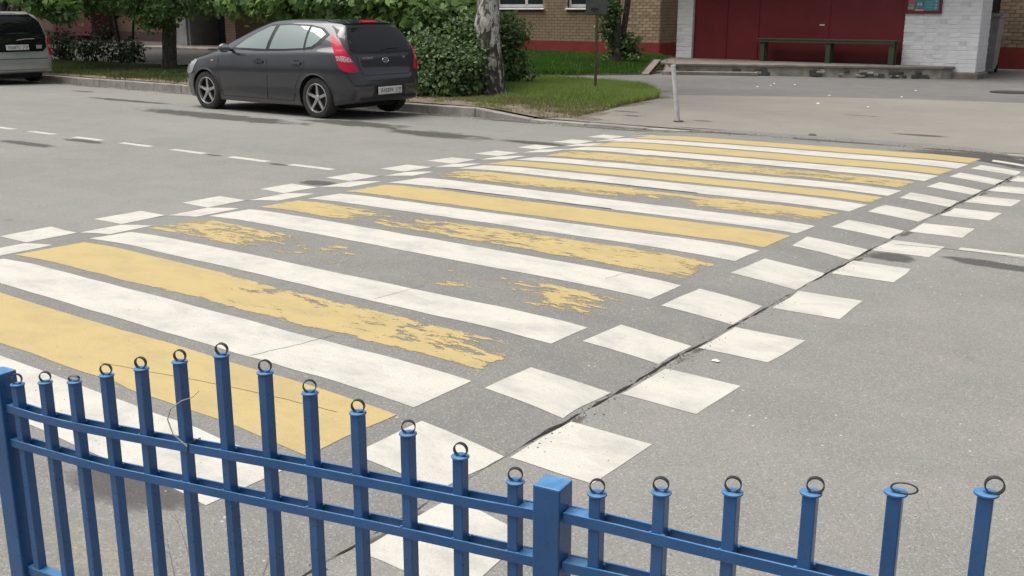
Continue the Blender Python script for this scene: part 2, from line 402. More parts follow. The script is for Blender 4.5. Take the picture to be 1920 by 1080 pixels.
def quad_patch(name, c, mat, cov=1.2, nu=30, nv=6, off=.0019, edge=.72, jit=.007, parent=road):
    """c: near-left, near-right, far-right, far-left in road x,y; laid on the road surface"""
    c = np.asarray(c, float); u, w = np.meshgrid(np.linspace(0, 1, nu + 1), np.linspace(0, 1, nv + 1), indexing='ij')
    P = (c[0][None, None] * ((1-u)*(1-w))[..., None] + c[1] * (u*(1-w))[..., None] + c[2] * (u*w)[..., None] + c[3] * ((1-u)*w)[..., None])
    rnd = float(RNG.random() * 40)
    P[..., 1] += jit * 2 * vnoise(P[..., 0] * 5 + rnd, P[..., 1] * 5); P[..., 0] += jit * 2 * vnoise(P[..., 0] * 5, P[..., 1] * 5 + rnd)
    Z = rz(P[..., 0], P[..., 1]) + off
    K = np.asarray(cov(u, w) if callable(cov) else np.full(u.shape, cov), float)
    em = (u < 1e-6) | (u > 1 - 1e-6) | (w < 1e-6) | (w > 1 - 1e-6); K = K - em * edge
    v = np.concatenate([P, Z[..., None]], -1).reshape(-1, 3); n, m = u.shape
    i = np.arange(n * m).reshape(n, m); f = np.stack([i[:-1, :-1], i[1:, :-1], i[1:, 1:], i[:-1, 1:]], -1).reshape(-1, 4)
    return link(name, npmesh(name, v, f, {'cov': K.ravel()}), mat, parent)

WR = [(1.94, 2.30), (2.97, 3.34), (3.95, 4.27), (4.90, 5.27), (5.99, 6.35), (7.00, 7.35), (8.07, 8.47), (9.01, 9.38), (10.10, 10.55), (11.23, 11.69)]
WL = [(1.96, 2.32), (2.97, 3.33), (4.00, 4.29), (4.98, 5.33), (5.92, 6.23), (6.92, 7.30), (8.01, 8.34), (8.88, 9.18), (9.99, 10.37), (11.12, 11.50)]
xlw = [-6.57, -6.57, -6.62, -6.57, -6.48, -6.49, -6.57, -6.52, -6.65, -6.74]
for (a, b), (c, d), x0 in zip(WR, WL, xlw):
    quad_patch('white_stripe', [(x0 - .03, c), (-2.695, a), (-2.69, b), (x0 + .03, d)], M['white'], 1.8, 60, 8)
P_ = lambda *k: (lambda u: np.interp(u, [q[0] for q in k], [q[1] for q in k]))
y2 = P_((0, 1.5), (.32, 1.45), (.42, 1.), (.55, .72), (.7, .78), (.86, .66), (1, .5))
y3 = P_((0, .3), (.06, .68), (.25, .62), (.33, .25), (.42, .42), (.52, .15), (.64, .08), (.74, .34), (.83, .3), (.9, .66), (1, .25))
y4 = P_((0, .9), (.20, .82), (.28, .25), (.36, .42), (.45, .64), (.7, .70), (.92, .78), (1, .45))
y6 = P_((0, .5), (.1, .85), (.45, .74), (.58, .5), (.66, .32), (.75, .68), (.95, .75), (1, .45))
YW = [lambda u, w: 1.9 + 0*u, lambda u, w: y2(u) + (.5 - w) * .45 * (u > .4), lambda u, w: y3(u) + (w - .5) * .35 * (u > .8) + 0*w, lambda u, w: y4(u), lambda u, w: 1.5 - .35 * (u < .15),
      lambda u, w: y6(u) + (w - .5) * .5, lambda u, w: 1.4 + 0*u, lambda u, w: .68 + .25 * np.sin(u * 7) * .5, lambda u, w: 1.6 + 0*u, lambda u, w: 1.8 + 0*u]
for i in range(10):
    ra = WR[i][1] + .10; rb = (WR[i + 1][0] if i < 9 else 12.40) - .10; la = WL[i][1] + .10; lb = (WL[i + 1][0] if i < 9 else 12.18) - .10
    quad_patch('yellow_stripe', [(xlw[i] - .02, la), (-2.71, ra), (-2.70, rb), (xlw[i] + .02, lb)], M['yellow'], YW[i], 60, 10, jit=.012)

offR = [-.039, -.067, -.102, -.039, .069, .063, .051, .064, .06, .05, .05, .05]; offL = [-.004, -.029, -.012, .028, .052, .017, -.033, -.017, 0, 0, 0]
yR = [2.94 + .8 * i + offR[i] for i in range(12)]; yL = [3.7635 + .7908 * i + offL[i] for i in range(11)]
def sq(x0, x1, y0, y1, j=.012, cov=1.8):
    q = [(x0, y0), (x1, y0), (x1, y1), (x0, y1)]; q = [(a + random.uniform(-j, j), b + random.uniform(-j, j)) for a, b in q]
    quad_patch('marking_square', q, M['white'], cov, 12, 12, jit=.008)
quad_patch('marking_square', [(-2.14, 2.06), (-1.74, 2.10), (-1.76, 2.47), (-2.13, 2.53)], M['white'], 1.25, 14, 14, jit=.04, edge=.3)
for i in range(12):
    if yR[i] < 12.2: sq(-2.15, -1.785, yR[i], yR[i] + .405)
    y0 = yR[i] + .42; y1 = (yR[i + 1] if i < 11 else 12.4) - .02
    if y1 < 12.6: sq(-2.592, -2.188, y0, y1)
sq(-2.592, -2.188, 2.53, 2.89)
for i in range(11):
    if yL[i] < 12.2: sq(-7.41, -7.07, yL[i], yL[i] + .40)
    y0 = yL[i] + .41; y1 = (yL[i + 1] if i < 10 else 12.2) - .01
    if y1 < 12.5: sq(-7.05, -6.67, y0, y1)
sq(-7.05, -6.67, 3.35, 3.75); sq(-7.41, -7.07, 2.97, 3.36); sq(-7.05, -6.67, 2.55, 2.95)
for a, b in [(-14.4, -13.84), (-13.45, -12.84), (-12.40, -11.80), (-11.39, -10.79), (-10.38, -9.78), (-9.35, -8.72), (-8.37, -7.75), (-1.70, -1.08), (-.68, -.05), (-15.45, -14.85), (-16.45, -15.9)]:
    quad_patch('lane_dash', [(a, YCL - .05), (b, YCL - .05), (b, YCL + .05), (a, YCL + .05)], M['white'], 1.4, 8, 2)

# joints where the hump meets the road, filled with dirt
def crack(x, y0, y1, wmin, wmax, off):
    n = int((y1 - y0) / .035); v = []; f = []
    for i in range(n + 1):
        y = y0 + (y1 - y0) * i / n
        c = x + .022 * float(vnoise(y * 1.7, 5.5 + x)) + .02 * float(vnoise(y * 11, 1.5)) 
        w = wmin + (wmax - wmin) * max(0, float(vnoise(y * 1.9 + 9, 2.2 + x)) + .16 + .9 * float(vnoise(y * 17, 8.1)))
        for s_ in (-1, 1):
            xx = c + s_ * w / 2; v.append((xx, y, float(rz(xx, y)) + off))
        if i: k = 2 * i; f.append((k - 2, k - 1, k + 1, k))
    link('joint_crack', pydata('joint_crack', v, f), M['crack'], road)
crack(XR - .003, .5, 12.9, .0015, .027, .0034); crack(XL - .003, 1.0, 12.8, .001, .014, .0034)
def hairline(pts, w):
    a = []
    for (p, q) in zip(pts[:-1], pts[1:]):
        for k in range(12): t = k / 12; a.append((p[0] + (q[0] - p[0]) * t + .012 * float(vnoise(t * 9 + p[0], p[1])), p[1] + (q[1] - p[1]) * t + .012 * float(vnoise(p[1], t * 9))))
    a.append(pts[-1]); v = []; f = []
    for i, p in enumerate(a):
        q0, q1 = a[max(i - 1, 0)], a[min(i + 1, len(a) - 1)]; d = math.hypot(q1[0] - q0[0], q1[1] - q0[1]) or 1; n = (-(q1[1] - q0[1]) / d * w / 2, (q1[0] - q0[0]) / d * w / 2)
        for s_ in (-1, 1): x_, y_ = p[0] + s_ * n[0], p[1] + s_ * n[1]; v.append((x_, y_, float(rz(x_, y_)) + .0030))
        if i: k = 2 * i; f.append((k - 2, k - 1, k + 1, k))
    link('hairline_crack', pydata('hairline_crack', v, f), M['crack'], road)
hairline([(-3.72, 2.98), (-3.66, 3.2), (-3.62, 3.42)], .003); hairline([(-3.9, 4.0), (-3.86, 4.36)], .0025); hairline([(-4.2, 2.52), (-3.5, 2.66), (-2.9, 2.74)], .0025); hairline([(-2.1, 7.28), (-1.75, 7.35), (-1.2, 7.38), (.2, 7.46)], .006); hairline([(-5.9, 6.93), (-5.2, 6.965), (-4.2, 6.975)], .02); hairline([(-5.2, 8.02), (-4.6, 8.03), (-4.0, 8.05)], .022); hairline([(-5.6, 10.03), (-4.6, 10.06), (-3.6, 10.08)], .018); hairline([(-3.1, 5.1), (-3.05, 5.36)], .0025)

def blob(name, c, r, mat, ang=0., off=.0011, surf=rz, n=14, parent=road, strength=1.0):
    v = [(0, 0)]; kk = [1.]
    rings, seg = 7, 28
    for i in range(1, rings + 1):
        for k in range(seg):
            t = 2 * math.pi * k / seg; v.append((i / rings * math.cos(t), i / rings * math.sin(t))); kk.append(1.15 * strength - 1.1 * i / rings)
    v = np.array(v); P = np.stack([v[:, 0] * r[0] * math.cos(ang) - v[:, 1] * r[1] * math.sin(ang) + c[0], v[:, 0] * r[0] * math.sin(ang) + v[:, 1] * r[1] * math.cos(ang) + c[1]], -1)
    z = surf(P[:, 0], P[:, 1]) + off
    f = [(0, 1 + k, 1 + (k + 1) % seg) for k in range(seg)]
    for i in range(rings - 1):
        for k in range(seg):
            a = 1 + i * seg + k; b = 1 + i * seg + (k + 1) % seg; f += [(a, b + seg, b)[::-1], (a, a + seg, b + seg)[::-1]]
    f = [tuple(reversed(q)) if q[0] else q for q in f]
    return link(name, npmesh(name, np.column_stack([P, z]), f, {'cov': kk}), mat, parent)
for c, r, a in [((-13.3, 10.35), (2.6, .42), -.03), ((-10.9, 10.9), (1.2, .4), .0), ((-9.1, 10.55), (1.15, .36), -.06), ((-7.5, 10.6), (.7, .2), 0.), ((-12.3, 6.68), (.8, .13), .0), ((-11.9, 7.22), (.55, .12), 0.), ((-11.2, 7.42), (.28, .1), 0.),
                ((-7.25, 6.72), (.26, .17), 0.), ((-2.0, 6.88), (.22, .16), 0.), ((-1.35, 7.03), (.5, .12), -.05), ((-3.02, 1.86), (.34, .15), .12), ((-9.58, 7.38), (.2, .07), 0.), ((-8.5, 7.33), (.2, .07), 0.), ((-17.0, 11.3), (1.6, .2), 0.), ((-20., 12.2), (.6, .12), 0.)]:
    blob('wet_patch', c, r, M['wet'], a, strength=1.12)
blob('wet_patch', (-2.3, 12.45), (1.5, .5), M['wet'], -.02, strength=1.2); blob('wet_patch', (.8, 12.4), (2.6, .55), M['wet'], 0, strength=1.2)
for x in np.arange(-30, 8, 1.7): blob('gutter_dirt', (x, kerb_y(x) - .16), (1.25, .20), M['dirt'], 0., strength=.95)
for y in np.arange(2.2, 12, 1.1): blob('gutter_dirt', (XR + .03, y), (.09, .55), M['dirt'], 0., off=.0008, strength=.65)
for c in ((-3.4, 1.45), (-2.6, 1.55), (-1.9, 1.75)): blob('dust_or_sheen', c, (1.2, .42), M['dust_or_sheen'], .1, off=.0006, strength=.62)

def grit(name, label, x, y, size, mat, surf):
    n = len(x); a = RNG.uniform(0, 6.28, n); r = size * (.5 + RNG.random(n)); z = surf(x, y) + .0015
    base = np.stack([np.stack([x + r * (.8 + .4 * RNG.random(n)) * np.cos(a + q), y + r * (.8 + .4 * RNG.random(n)) * np.sin(a + q), z], -1) for q in (0, 2.1, 4.2)], 1)
    top = np.stack([x, y, z + r * (.5 + .7 * RNG.random(n))], -1)[:, None]; v = np.concatenate([base, top], 1).reshape(-1, 3)
    k = np.arange(n)[:, None] * 4; f = np.concatenate([k + [0, 1, 3], k + [1, 2, 3], k + [2, 0, 3]])
    tag(link(name, npmesh(name, v, f), mat), label, 'grit', kind='stuff')
n = 900; yy = RNG.uniform(.9, 12.8, n); yy = yy[vnoise(yy * 1.9 + 9, yy * 0 + 2.2 + XR) > -.1]; xx = XR + RNG.normal(.015, .026, len(yy)); grit('gravel', 'crumbs of asphalt and dirt along the hump joint', xx, yy, .0042, M['stone'], rz)
n = 2600; grit('gravel', 'pale grit scattered over the near asphalt', RNG.uniform(-5, 1.5, n), 1.0 + RNG.random(n) ** 1.6 * 8, .0038, M['grit'], rz)
n = 1800; xx = RNG.uniform(-26, 6, n); grit('gravel', 'grit and debris swept along the far gutter', xx, np.array([kerb_y(q) for q in xx]) - .03 - np.abs(RNG.normal(0, .18, n)), .009, M['stone'], rz)

# ------------------------------------------------------------------ ground beyond the kerb
def yz(x, y):
    x = np.asarray(x, float); y = np.asarray(y, float)
    low = -.032 + .052 * smooth((y - 13.2) / 2.2); hi = .075 - .045 * smooth((y - 15.5) / 3.0)
    t = smooth((x + 10.5) / 1.5)
    return hi * (1 - t) + low * t + .02 * vnoise(x * .35, y * .35) * smooth((y - 14) / 2)

def region(name, poly, mat, step=.35, off=0., bump=0., kind='structure'):
    """triangulated sheet over an xy polygon, following the yard"""
    bm = bmesh.new(); vs = [bm.verts.new((p[0], p[1], 0)) for p in poly]; bm.faces.new(vs)
    xs = [p[0] for p in poly]; ys = [p[1] for p in poly]
    for a in np.arange(min(xs) + step, max(xs), step): bmesh.ops.bisect_plane(bm, geom=list(bm.verts) + list(bm.edges) + list(bm.faces), plane_co=(a, 0, 0), plane_no=(1, 0, 0))
    for a in np.arange(min(ys) + step, max(ys), step): bmesh.ops.bisect_plane(bm, geom=list(bm.verts) + list(bm.edges) + list(bm.faces), plane_co=(0, a, 0), plane_no=(0, 1, 0))
    for q in bm.verts:
        edge = any(len(e.link_faces) < 2 for e in q.link_edges)
        q.co.z = float(yz(q.co.x, q.co.y)) + off + (0 if edge else bump)
    for fc in bm.faces:
        fc.smooth = True
        if fc.normal.z < 0: fc.normal_flip()
    m = bpy.data.meshes.new(name); bm.to_mesh(m); bm.free(); o = link(name, m, mat)
    if kind: tag(o, kind=kind)
    return o
xs = np.concatenate([np.linspace(-90, -30, 20), np.linspace(-29, 12, 84), np.linspace(13, 45, 10)]); ysr = np.concatenate([np.linspace(0, 6, 30), np.linspace(6.5, 24, 30), np.linspace(26, 80, 8)])
X, T = np.meshgrid(xs, ysr, indexing='ij'); K = np.vectorize(kerb_y)(X) + .15; Y = K + T; Z = yz(X, Y)
i = np.arange(X.size).reshape(X.shape); f = np.stack([i[:-1, :-1], i[1:, :-1], i[1:, 1:], i[:-1, 1:]], -1).reshape(-1, 4)
pave = link('pavement', npmesh('pavement', np.stack([X, Y, Z], -1).reshape(-1, 3), f, smooth=True), M['path']); tag(pave, kind='structure')
AP = [(-9.15, 13.22), (25, 13.22), (25, 20.6), (-3.9, 19.95), (-5.6, 19.6), (-7.4, 18.95), (-8.6, 18.4), (-9.5, 17.9), (-9.3, 16.6), (-9.0, 15.0)]
region('apron', AP, M['apron'], .9, .004)
ISL = [(q, kerb_y(q) + .152) for q in (-40, -34, -30, -27, -24, -21.5, -19, -17, -15, -13.7, -12.5, -11.4, -10.4, -9.85, -9.35)] + [(-8.85, 13.45), (-8.95, 14.6), (-9.1, 15.6), (-9.35, 17.1), (-10.3, 18.4), (-11.5, 19.4), (-14.2, 19.1), (-18, 17.6), (-24, 17.4), (-40, 17.6)]
verge = region('verge', ISL, M['soil'], .5, .008, .03)
LAWN = [(-24.5, 20.9), (-20, 20.6), (-15.5, 20.8), (-13.2, 23.0), (-13.6, 24.6), (-15.2, 29.5), (-17.2, 31.3), (-24.5, 31.3)]
lawn = region('lawn', LAWN, M['lawnsoil'], .7, .01, .06)
YD = [(-85, 18.0), (-25, 18.0), (-25, 31.3), (-85, 31.3)]
region('yard', YD, M['yard'], 3, .05)

for c, r in [((-8.9, 14.0), (.35, .6)), ((-9.1, 15.6), (.3, .9)), ((-9.4, 17.2), (.4, .5)), ((-8.6, 13.5), (.6, .22)), ((-10.4, 18.6), (.7, .5))]: blob('soil_spill', c, r, M['spill'], 0., off=.012, surf=yz, parent=pave, strength=1.05)
for c, r in [((-8.2, 14.2), (.28, .1)), ((-7.0, 14.15), (.25, .08)), ((-7.3, 13.92), (.12, .08)), ((-8.6, 14.6), (.4, .1)), ((-5.2, 16.0), (.5, .05)), ((-3.9, 14.2), (.6, .12)), ((-16.0, 19.9), (1.2, .18)), ((-6.5, 13.35), (.9, .07)), ((-4.3, 13.3), (1.2, .06))]: blob('damp_stain', c, r, M['wet'], 0., off=.0085, surf=yz, parent=pave, strength=.95)
# kerb: one stone after another
kerb = empty('kerb', (0, 0, 0)); tag(kerb, kind='structure')
def kerb_stone(x0, x1, t0, t1):
    y0, y1 = kerb_y(x0), kerb_y(x1); g = .006
    j = random.uniform(-.006, .006); mb = MB()
    mb.prism([(x0 + g, y0 + j), (x1 - g, y1 + j), (x1 - g, y1 + .15), (x0 + g, y0 + .15)], -.30, [t0, t1, t1, t0])
    mb.build('kerb_stone', M['concrete'], kerb, bevel=.012, bseg=2)
x = -10.42
while x > -42: kerb_stone(x - 1, x, .072 + random.uniform(-.006, .006), .072 + random.uniform(-.006, .006)); x -= 1
kerb_stone(-10.42, -9.35, .072, -.034)
x = -9.35
while x < 14: kerb_stone(x, x + 1, -.034 + random.uniform(-.006, .004), -.034 + random.uniform(-.006, .004)); x += 1

# near side: strip on which the fence stands
nk = empty('near_kerb'); tag(nk, kind='structure')
FM = .13; FY0 = 1.5; FS = math.hypot(1, FM)
def fpt(s, z=0., n=0.): # point on the fence line, s along it, n toward the road
    return (s / FS - n * FM / FS, FY0 + FM * s / FS + n / FS, z)
for i in range(9):
    a, b = -6 + i, -5.008 + i; p = [fpt(a, 0, -.07), fpt(b, 0, -.07), fpt(b, 0, .07), fpt(a, 0, .07)]
    MB().prism([(q[0], q[1]) for q in p], -.3, .03).build('kerb_stone', M['concrete'], nk, bevel=.012, bseg=2)
p = [fpt(-14, 0, -6), fpt(14, 0, -6), fpt(14, 0, -.075), fpt(-14, 0, -.075)]
tag(MB().prism([(q[0], q[1]) for q in p], -.3, .022).build('near_pavement', M['apron']), kind='structure')

# grass blades
def inside(poly, x, y):
    r = np.zeros(len(x), bool); n = len(poly)
    for i in range(n):
        (x1, y1), (x2, y2) = poly[i], poly[(i + 1) % n]
        c = ((y1 > y) != (y2 > y)) & (x < (x2 - x1) * (y - y1) / (y2 - y1 + 1e-12) + x1); r ^= c
    return r
def blades(name, poly, n, h, mat, dens, off=.0, wd=.006, label=None, bounds=None):
    xs = [p[0] for p in poly]; ys = [p[1] for p in poly]; b = bounds or (min(xs), max(xs), min(ys), max(ys))
    x = RNG.uniform(b[0], b[1], n); y = RNG.uniform(b[2], b[3], n)
    d = dens(x, y) + .9 * vnoise(x * 1.1, y * 1.1) + .5 * vnoise(x * 4, y * 4)
    k = inside(poly, x, y) & (RNG.random(n) < d); x, y, d = x[k], y[k], np.clip(d[k], .15, 1.2); n = len(x)
    z = yz(x, y) + off; a = RNG.uniform(0, 2 * np.pi, n); hh = h * (.45 + .75 * RNG.random(n)) * (.45 + .65 * d); le = RNG.normal(0, .35, (n, 2)) * hh[:, None]
    w = wd * (.7 + .6 * RNG.random(n)); cx, cy = np.cos(a) * w, np.sin(a) * w
    v = np.stack([np.stack([x - cx, y - cy, z], -1), np.stack([x + cx, y + cy, z], -1), np.stack([x + le[:, 0], y + le[:, 1], z + hh], -1)], 1).reshape(-1, 3)
    tint = np.repeat(np.clip(.5 + .9 * vnoise(x * .9 + 7, y * .9) + RNG.normal(0, .22, n), 0, 1), 3)
    o = link(name, npmesh(name, v, np.arange(3 * n).reshape(-1, 3), {'tint': tint}), mat); tag(o, label, 'grass', kind='stuff'); return o
bare = lambda x, y: np.clip((y - 13.95 - .6 * smooth((x + 11.2) / 1.5)) / 1.9, .0, 1) * (1 - .98 * np.exp(-(((x + 11.2) / .7) ** 2 + ((y - 14.4) / .8) ** 2)))
blades('grass', ISL, 190000, .13, M['grassblade'], lambda x, y: -.12 + 1.1 * bare(x, y), .02, .009, 'uneven green grass on the corner verge around the birch', (-13.5, -8.8, 13.2, 19.5))
blades('grass', ISL, 90000, .07, M['drygrass'], lambda x, y: .24 + .3 * np.clip((16.5 - y) / 2., .05, 1) - .5 * (y < 13.6), .015, .009, 'short yellowed worn grass along the kerb of the corner verge', (-14, -8.8, 13.2, 16.5))
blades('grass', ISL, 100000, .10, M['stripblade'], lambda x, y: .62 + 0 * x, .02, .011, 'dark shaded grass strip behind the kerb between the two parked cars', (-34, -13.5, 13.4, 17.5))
blades('grass', LAWN, 190000, .12, M['lawnblade'], lambda x, y: 1.0 + 0 * x, .04, .013, 'bright green lawn in front of the tan brick wall')

# ------------------------------------------------------------------ apartment building
BY = 31.5
bld = empty('apartment_building', (-20, BY, 0)); tag(bld, 'tan brick apartment building with red plinth and white windows behind the lawn', 'building')
def bp_(o): o.matrix_parent_inverse = Matrix.Translation((20, -BY, 0)); return o
WIN = [(-24.05, -21.97), (-20.93, -19.2)]
wl_ = MB(); segs = [-70, -24.05, -21.97, -20.93, -19.2, -17.28]
wl_.box(-70, -17.28, BY - .037, BY + .5, -.2, 1.66)
wl_.box(-70, -24.05, BY - .037, BY + .5, 1.66, 3.1); wl_.box(-21.97, -20.93, BY - .037, BY + .5, 1.66, 3.1); wl_.box(-19.2, -17.28, BY - .037, BY + .5, 1.66, 3.1)
wl_.box(-70, -17.28, BY - .037, BY + .5, 3.1, 9)
bp_(wl_.build('wall', M['mortar'], bld))
bp_(MB().box(-17.7, -17.263, BY + .5, BY + 8, -.2, 9).build('wall', M['farbrick'], bld))
bp_(MB().box(-70, -24.88, BY - .05, BY - .036, .5, 9).build('wall', M['farbrick'], bld))
bp_(MB().box(-24.88, -17.28, BY - .05, BY - .036, 3.1, 9).build('wall', M['farbrick'], bld))
bp_(MB().box(-25, -17.255, BY - .065, BY - .036, -.2, .52).build('plinth', M['plinth'], bld)); bp_(MB().box(-70, -25.003, BY - .065, BY - .036, -.2, .52).build('plinth', M['shadeplinth'], bld))
bp_(MB().box(-17.30, -17.235, BY - .034, BY + 8, -.2, .52).build('plinth', M['plinth'], bld))
bp_(MB().box(-6.95, 9, 31.8 - .037, 32.2, -.2, 9).build('wall', M['mortar'], bld))
bp_(MB().box(-6.97, 9, 31.8 - .065, 31.8 - .036, -.2, .60).build('plinth', M['plinth'], bld))
bp_(MB().box(-17.3, -6.95, 34.0, 34.3, -.2, 9).build('wall', M['farbrick'], bld))
brick_me = MB().box(-.125, .125, -.045, .012, -.044, .044).me('brick', bevel=.004)
side_me = MB().box(-.012, .045, -.125, .125, -.044, .044).me('brick', bevel=.004)
CUTS = []
def brick_spots(x0, x1, z0, z1, Y, holes=()):
    """running bond between x0 and x1, cut bricks at the ends and at the openings go to CUTS"""
    out = []; row = 0; z = z0 + .05; CUTS.clear()
    while z < z1:
        iv = [(x0, x1)]
        for a, b, c, d in holes:
            if c - .05 < z < d + .05: iv = [q for (p0, p1) in iv for q in ((p0, min(p1, a)), (max(p0, b), p1)) if q[1] - q[0] > .02]
        for (p0, p1) in iv:
            k = math.floor((p0 - x0) / .131 - 2); x = x0 + (.131 if row % 2 else .0) + math.floor((p0 - x0) / .262 - 1) * .262
            while x < p1:
                a, b = max(x + .006, p0), min(x + .256, p1)
                if b - a > .249: out.append((x + .131, Y, z))
                elif b - a > .02: CUTS.append((a, b, Y, z))
                x += .262
        z += .1; row += 1
    return out
def lay(parent, spots, me, mat, limit, inv=None, depth=True):
    spots = sorted(spots, key=lambda s: s[0] ** 2 + s[1] ** 2)
    for i, s_ in enumerate(spots[:limit]):
        o = bpy.data.objects.new('brick', me); COL.objects.link(o); o.parent = parent
        if inv is not None: o.matrix_parent_inverse = inv
        o.location = (s_[0] + random.uniform(-.003, .003), s_[1] + random.uniform(-.003, .002), s_[2] + random.uniform(-.002, .002))
        if not me.materials: me.materials.append(mat)
    rest = spots[limit:]
    if rest:
        mb = MB()
        for (x, y, z) in rest:
            if me is side_me: mb.box(x - .012, x + .04, y - .125, y + .125, z - .044, z + .044)
            else: mb.box(x - .125, x + .125, y - .043 + random.uniform(-.003, .002), y + .01, z - .044, z + .044)
        o = mb.build('brickwork', mat, parent); tag(o, kind='stuff')
        if inv is not None: o.matrix_parent_inverse = inv
INV = Matrix.Translation((20, -BY, 0))
holes = [(a, b, 1.62, 3.1) for a, b in WIN]
sp1 = brick_spots(-6.95, -3.6, .60, 2.1, 31.8); half = MB()
for (a, b, y, z) in CUTS: half.box(a, b, y - .044, y + .01, z - .044, z + .044)
sp2 = brick_spots(-24.878, -17.28, .52, 3.1, BY, holes)
for (a, b, y, z) in CUTS: half.box(a, b, y - .044, y + .01, z - .044, z + .044)
tag(bp_(half.build('cut_bricks', M['brick'], bld)), kind='stuff')
lay(bld, sp1 + sp2, brick_me, M['brick'], 300, INV)
es = [(-17.29, q[0], q[2]) for q in brick_spots(BY - .03, BY + 3.4, .52, 2.3, 0)] + [(-17.29, (c[0] + c[1]) / 2, c[3], (c[1] - c[0]) / 2) for c in CUTS]
bm_side = MB()
for q in es: bm_side.box(q[0] - .01, q[0] + .035, q[1] - (q[3] if len(q) > 3 else .125), q[1] + (q[3] if len(q) > 3 else .125), q[2] - .044, q[2] + .044)
tag(bp_(bm_side.build('brickwork', M['brick'], bld)), kind='stuff')
for k, (a, b) in enumerate(WIN):
    z0, z1 = 1.66, 3.05; fr = MB(); d0, d1 = BY + .06, BY + .13; w = .075
    fr.box(a, a + w, d0, d1, z0, z1); fr.box(b - w, b, d0, d1, z0, z1); fr.box(a + w, b - w, d0, d1, z0, z0 + .11); fr.box(a + w, b - w, d0, d1, z1 - w, z1)
    m_ = a + (b - a) * .62; fr.box(m_ - .05, m_ + .05, d0 - .01, d1, z0 + .11, z1 - w)
    wo = bp_(fr.build('window', M['pvc'], bld))
    link('pane', MB().box(a + w, m_ - .05, BY + .09, BY + .10, z0 + .11, z1 - w).me('pane'), M['glassdark'], wo)
    link('pane', MB().box(m_ + .05, b - w, BY + .09, BY + .10, z0 + .11, z1 - w).me('pane'), M['glassdark'], wo)
    link('sill', MB().prism([(a - .06, BY - .13), (b + .06, BY - .13), (b + .06, BY + .06), (a - .06, BY + .06)], [1.585, 1.585, 1.63, 1.63], [1.615, 1.615, 1.66, 1.66]).me('sill'), M['pvc'], wo)

# ------------------------------------------------------------------ entrance porch with the maroon wall
PY, PZ = 26.6, .30
porch = empty('entrance_porch', (-10, PY, 0)); tag(porch, 'maroon entrance porch with white painted brick pillars on a concrete platform', 'entrance')
IP = Matrix.Translation((10, -PY, 0))
def pp(o): o.matrix_parent_inverse = IP; return o
wb_me = MB().box(-.125, .125, -.045, .012, -.044, .044).me('brick', bevel=.006)
ws_me = MB().box(-.012, .045, -.125, .125, -.044, .044).me('brick', bevel=.006)
def pillar(x0, x1, zb, dep):
    pl = pp(MB().box(x0 + .01, x1 - .002, PY - .039, dep, zb, 3.2).build('pillar', M['whitemortar'], porch))
    pl['label'] = 'white painted brick pillar'
    sp = []
    row = 0; z = zb + .05
    while z < 2.15:
        x = x0 + .125 if row % 2 == 0 else x0 + .06
        while x < x1 - .02:
            w0 = .25
            sp.append((min(max(x, x0 + .125), x1 - .125), PY, z)); x += .262
        z += .1; row += 1
    for i, s_ in enumerate(sp):
        o = bpy.data.objects.new('brick', wb_me); COL.objects.link(o); o.parent = pl; o.location = (s_[0], s_[1] + random.uniform(-.004, .003) + .003 * (i % 3), s_[2] + random.uniform(-.003, .003))
    return pl
wb_me.materials.append(M['whitebrick'])
pillar(-14.05, -13.58, PZ, 30.5); pr = pillar(-7.92, -6.2, .16, 27.5)
pp(MB().box(-7.9, -7.75, 27.51, 31.4, 0, 3.2).build('wall', M['black'], porch))  # black inner wall added to keep light out of the porch recess
ms = MB()
for q in brick_spots(PY - .03, 27.5, .16, 2.15, 0): ms.box(-6.24, -6.192 + random.uniform(-.003, .003), q[0] - .125, q[0] + .125, q[2] - .044, q[2] + .044)
for c in CUTS: ms.box(-6.24, -6.192, c[0], c[1], c[3] - .044, c[3] + .044)
o = ms.build('brickwork', M['whitebrick'], pr); tag(o, kind='stuff')
# maroon wall of metal sheets
x_ = [-13.58, -12.62, -11.72, -9.80, -7.92]
for a, b in zip(x_[:-1], x_[1:]):
    pp(MB().box(a + .004, b - .004, PY + .06 + random.uniform(0, .008), PY + .10, PZ, 3.0).build('wall_panel', M['maroon'], porch, bevel=.003))
pp(MB().box(-13.58, -7.92, PY + .10, PY + .3, PZ, 3.2).build('wall', M['maroon'], porch))
for x in (-12.62, -11.72): pp(MB().box(x - .02, x + .02, PY + .045, PY + .0585, PZ + .01, 3.0).build('cover_strip', M['maroon'], porch))
pp(MB().box(-14.3, -5.9, PY - 1.2, 31, 3.2, 3.4).build('roof', M['slab'], porch))
pp(MB().box(-13.6, -7.9, 30.5, 30.6, 0, 3.2).build('wall', M['mortar'], porch))
pp(MB().box(-7.92, -6.12, PY - .09, PY + .95, -.2, .155).build('plinth', M['slab'], porch, bevel=.03, bseg=2))
# scraps stuck on the wall
pp(MB().box(-10.06, -9.93, PY + .050, PY + .0585, 1.20, 1.235).build('paper_scrap', M['litter'], porch))

plat = empty('entrance_platform', (-10, 25, 0)); tag(plat, 'low concrete platform with chipped front edge below the maroon wall', 'platform')
PP = [(-14.25, 26.64), (-13.45, 24.45), (-12.55, 23.75), (-6.80, 26.2), (-6.62, 26.52), (-7.95, 26.64)]
ip2 = Matrix.Translation((10, -25, 0))
def q2(o): o.matrix_parent_inverse = ip2; return o
q2(MB().prism([(-14.2, 26.7), (-13.38, 24.5), (-12.52, 23.82), (-6.86, 26.22), (-6.7, 26.5), (-7.9, 26.7)], -.2, .235).build('base', M['plaster'], plat))
q2(MB().prism(PP, .235, PZ - .001).build('top_slab', M['slab'], plat, bevel=.012))
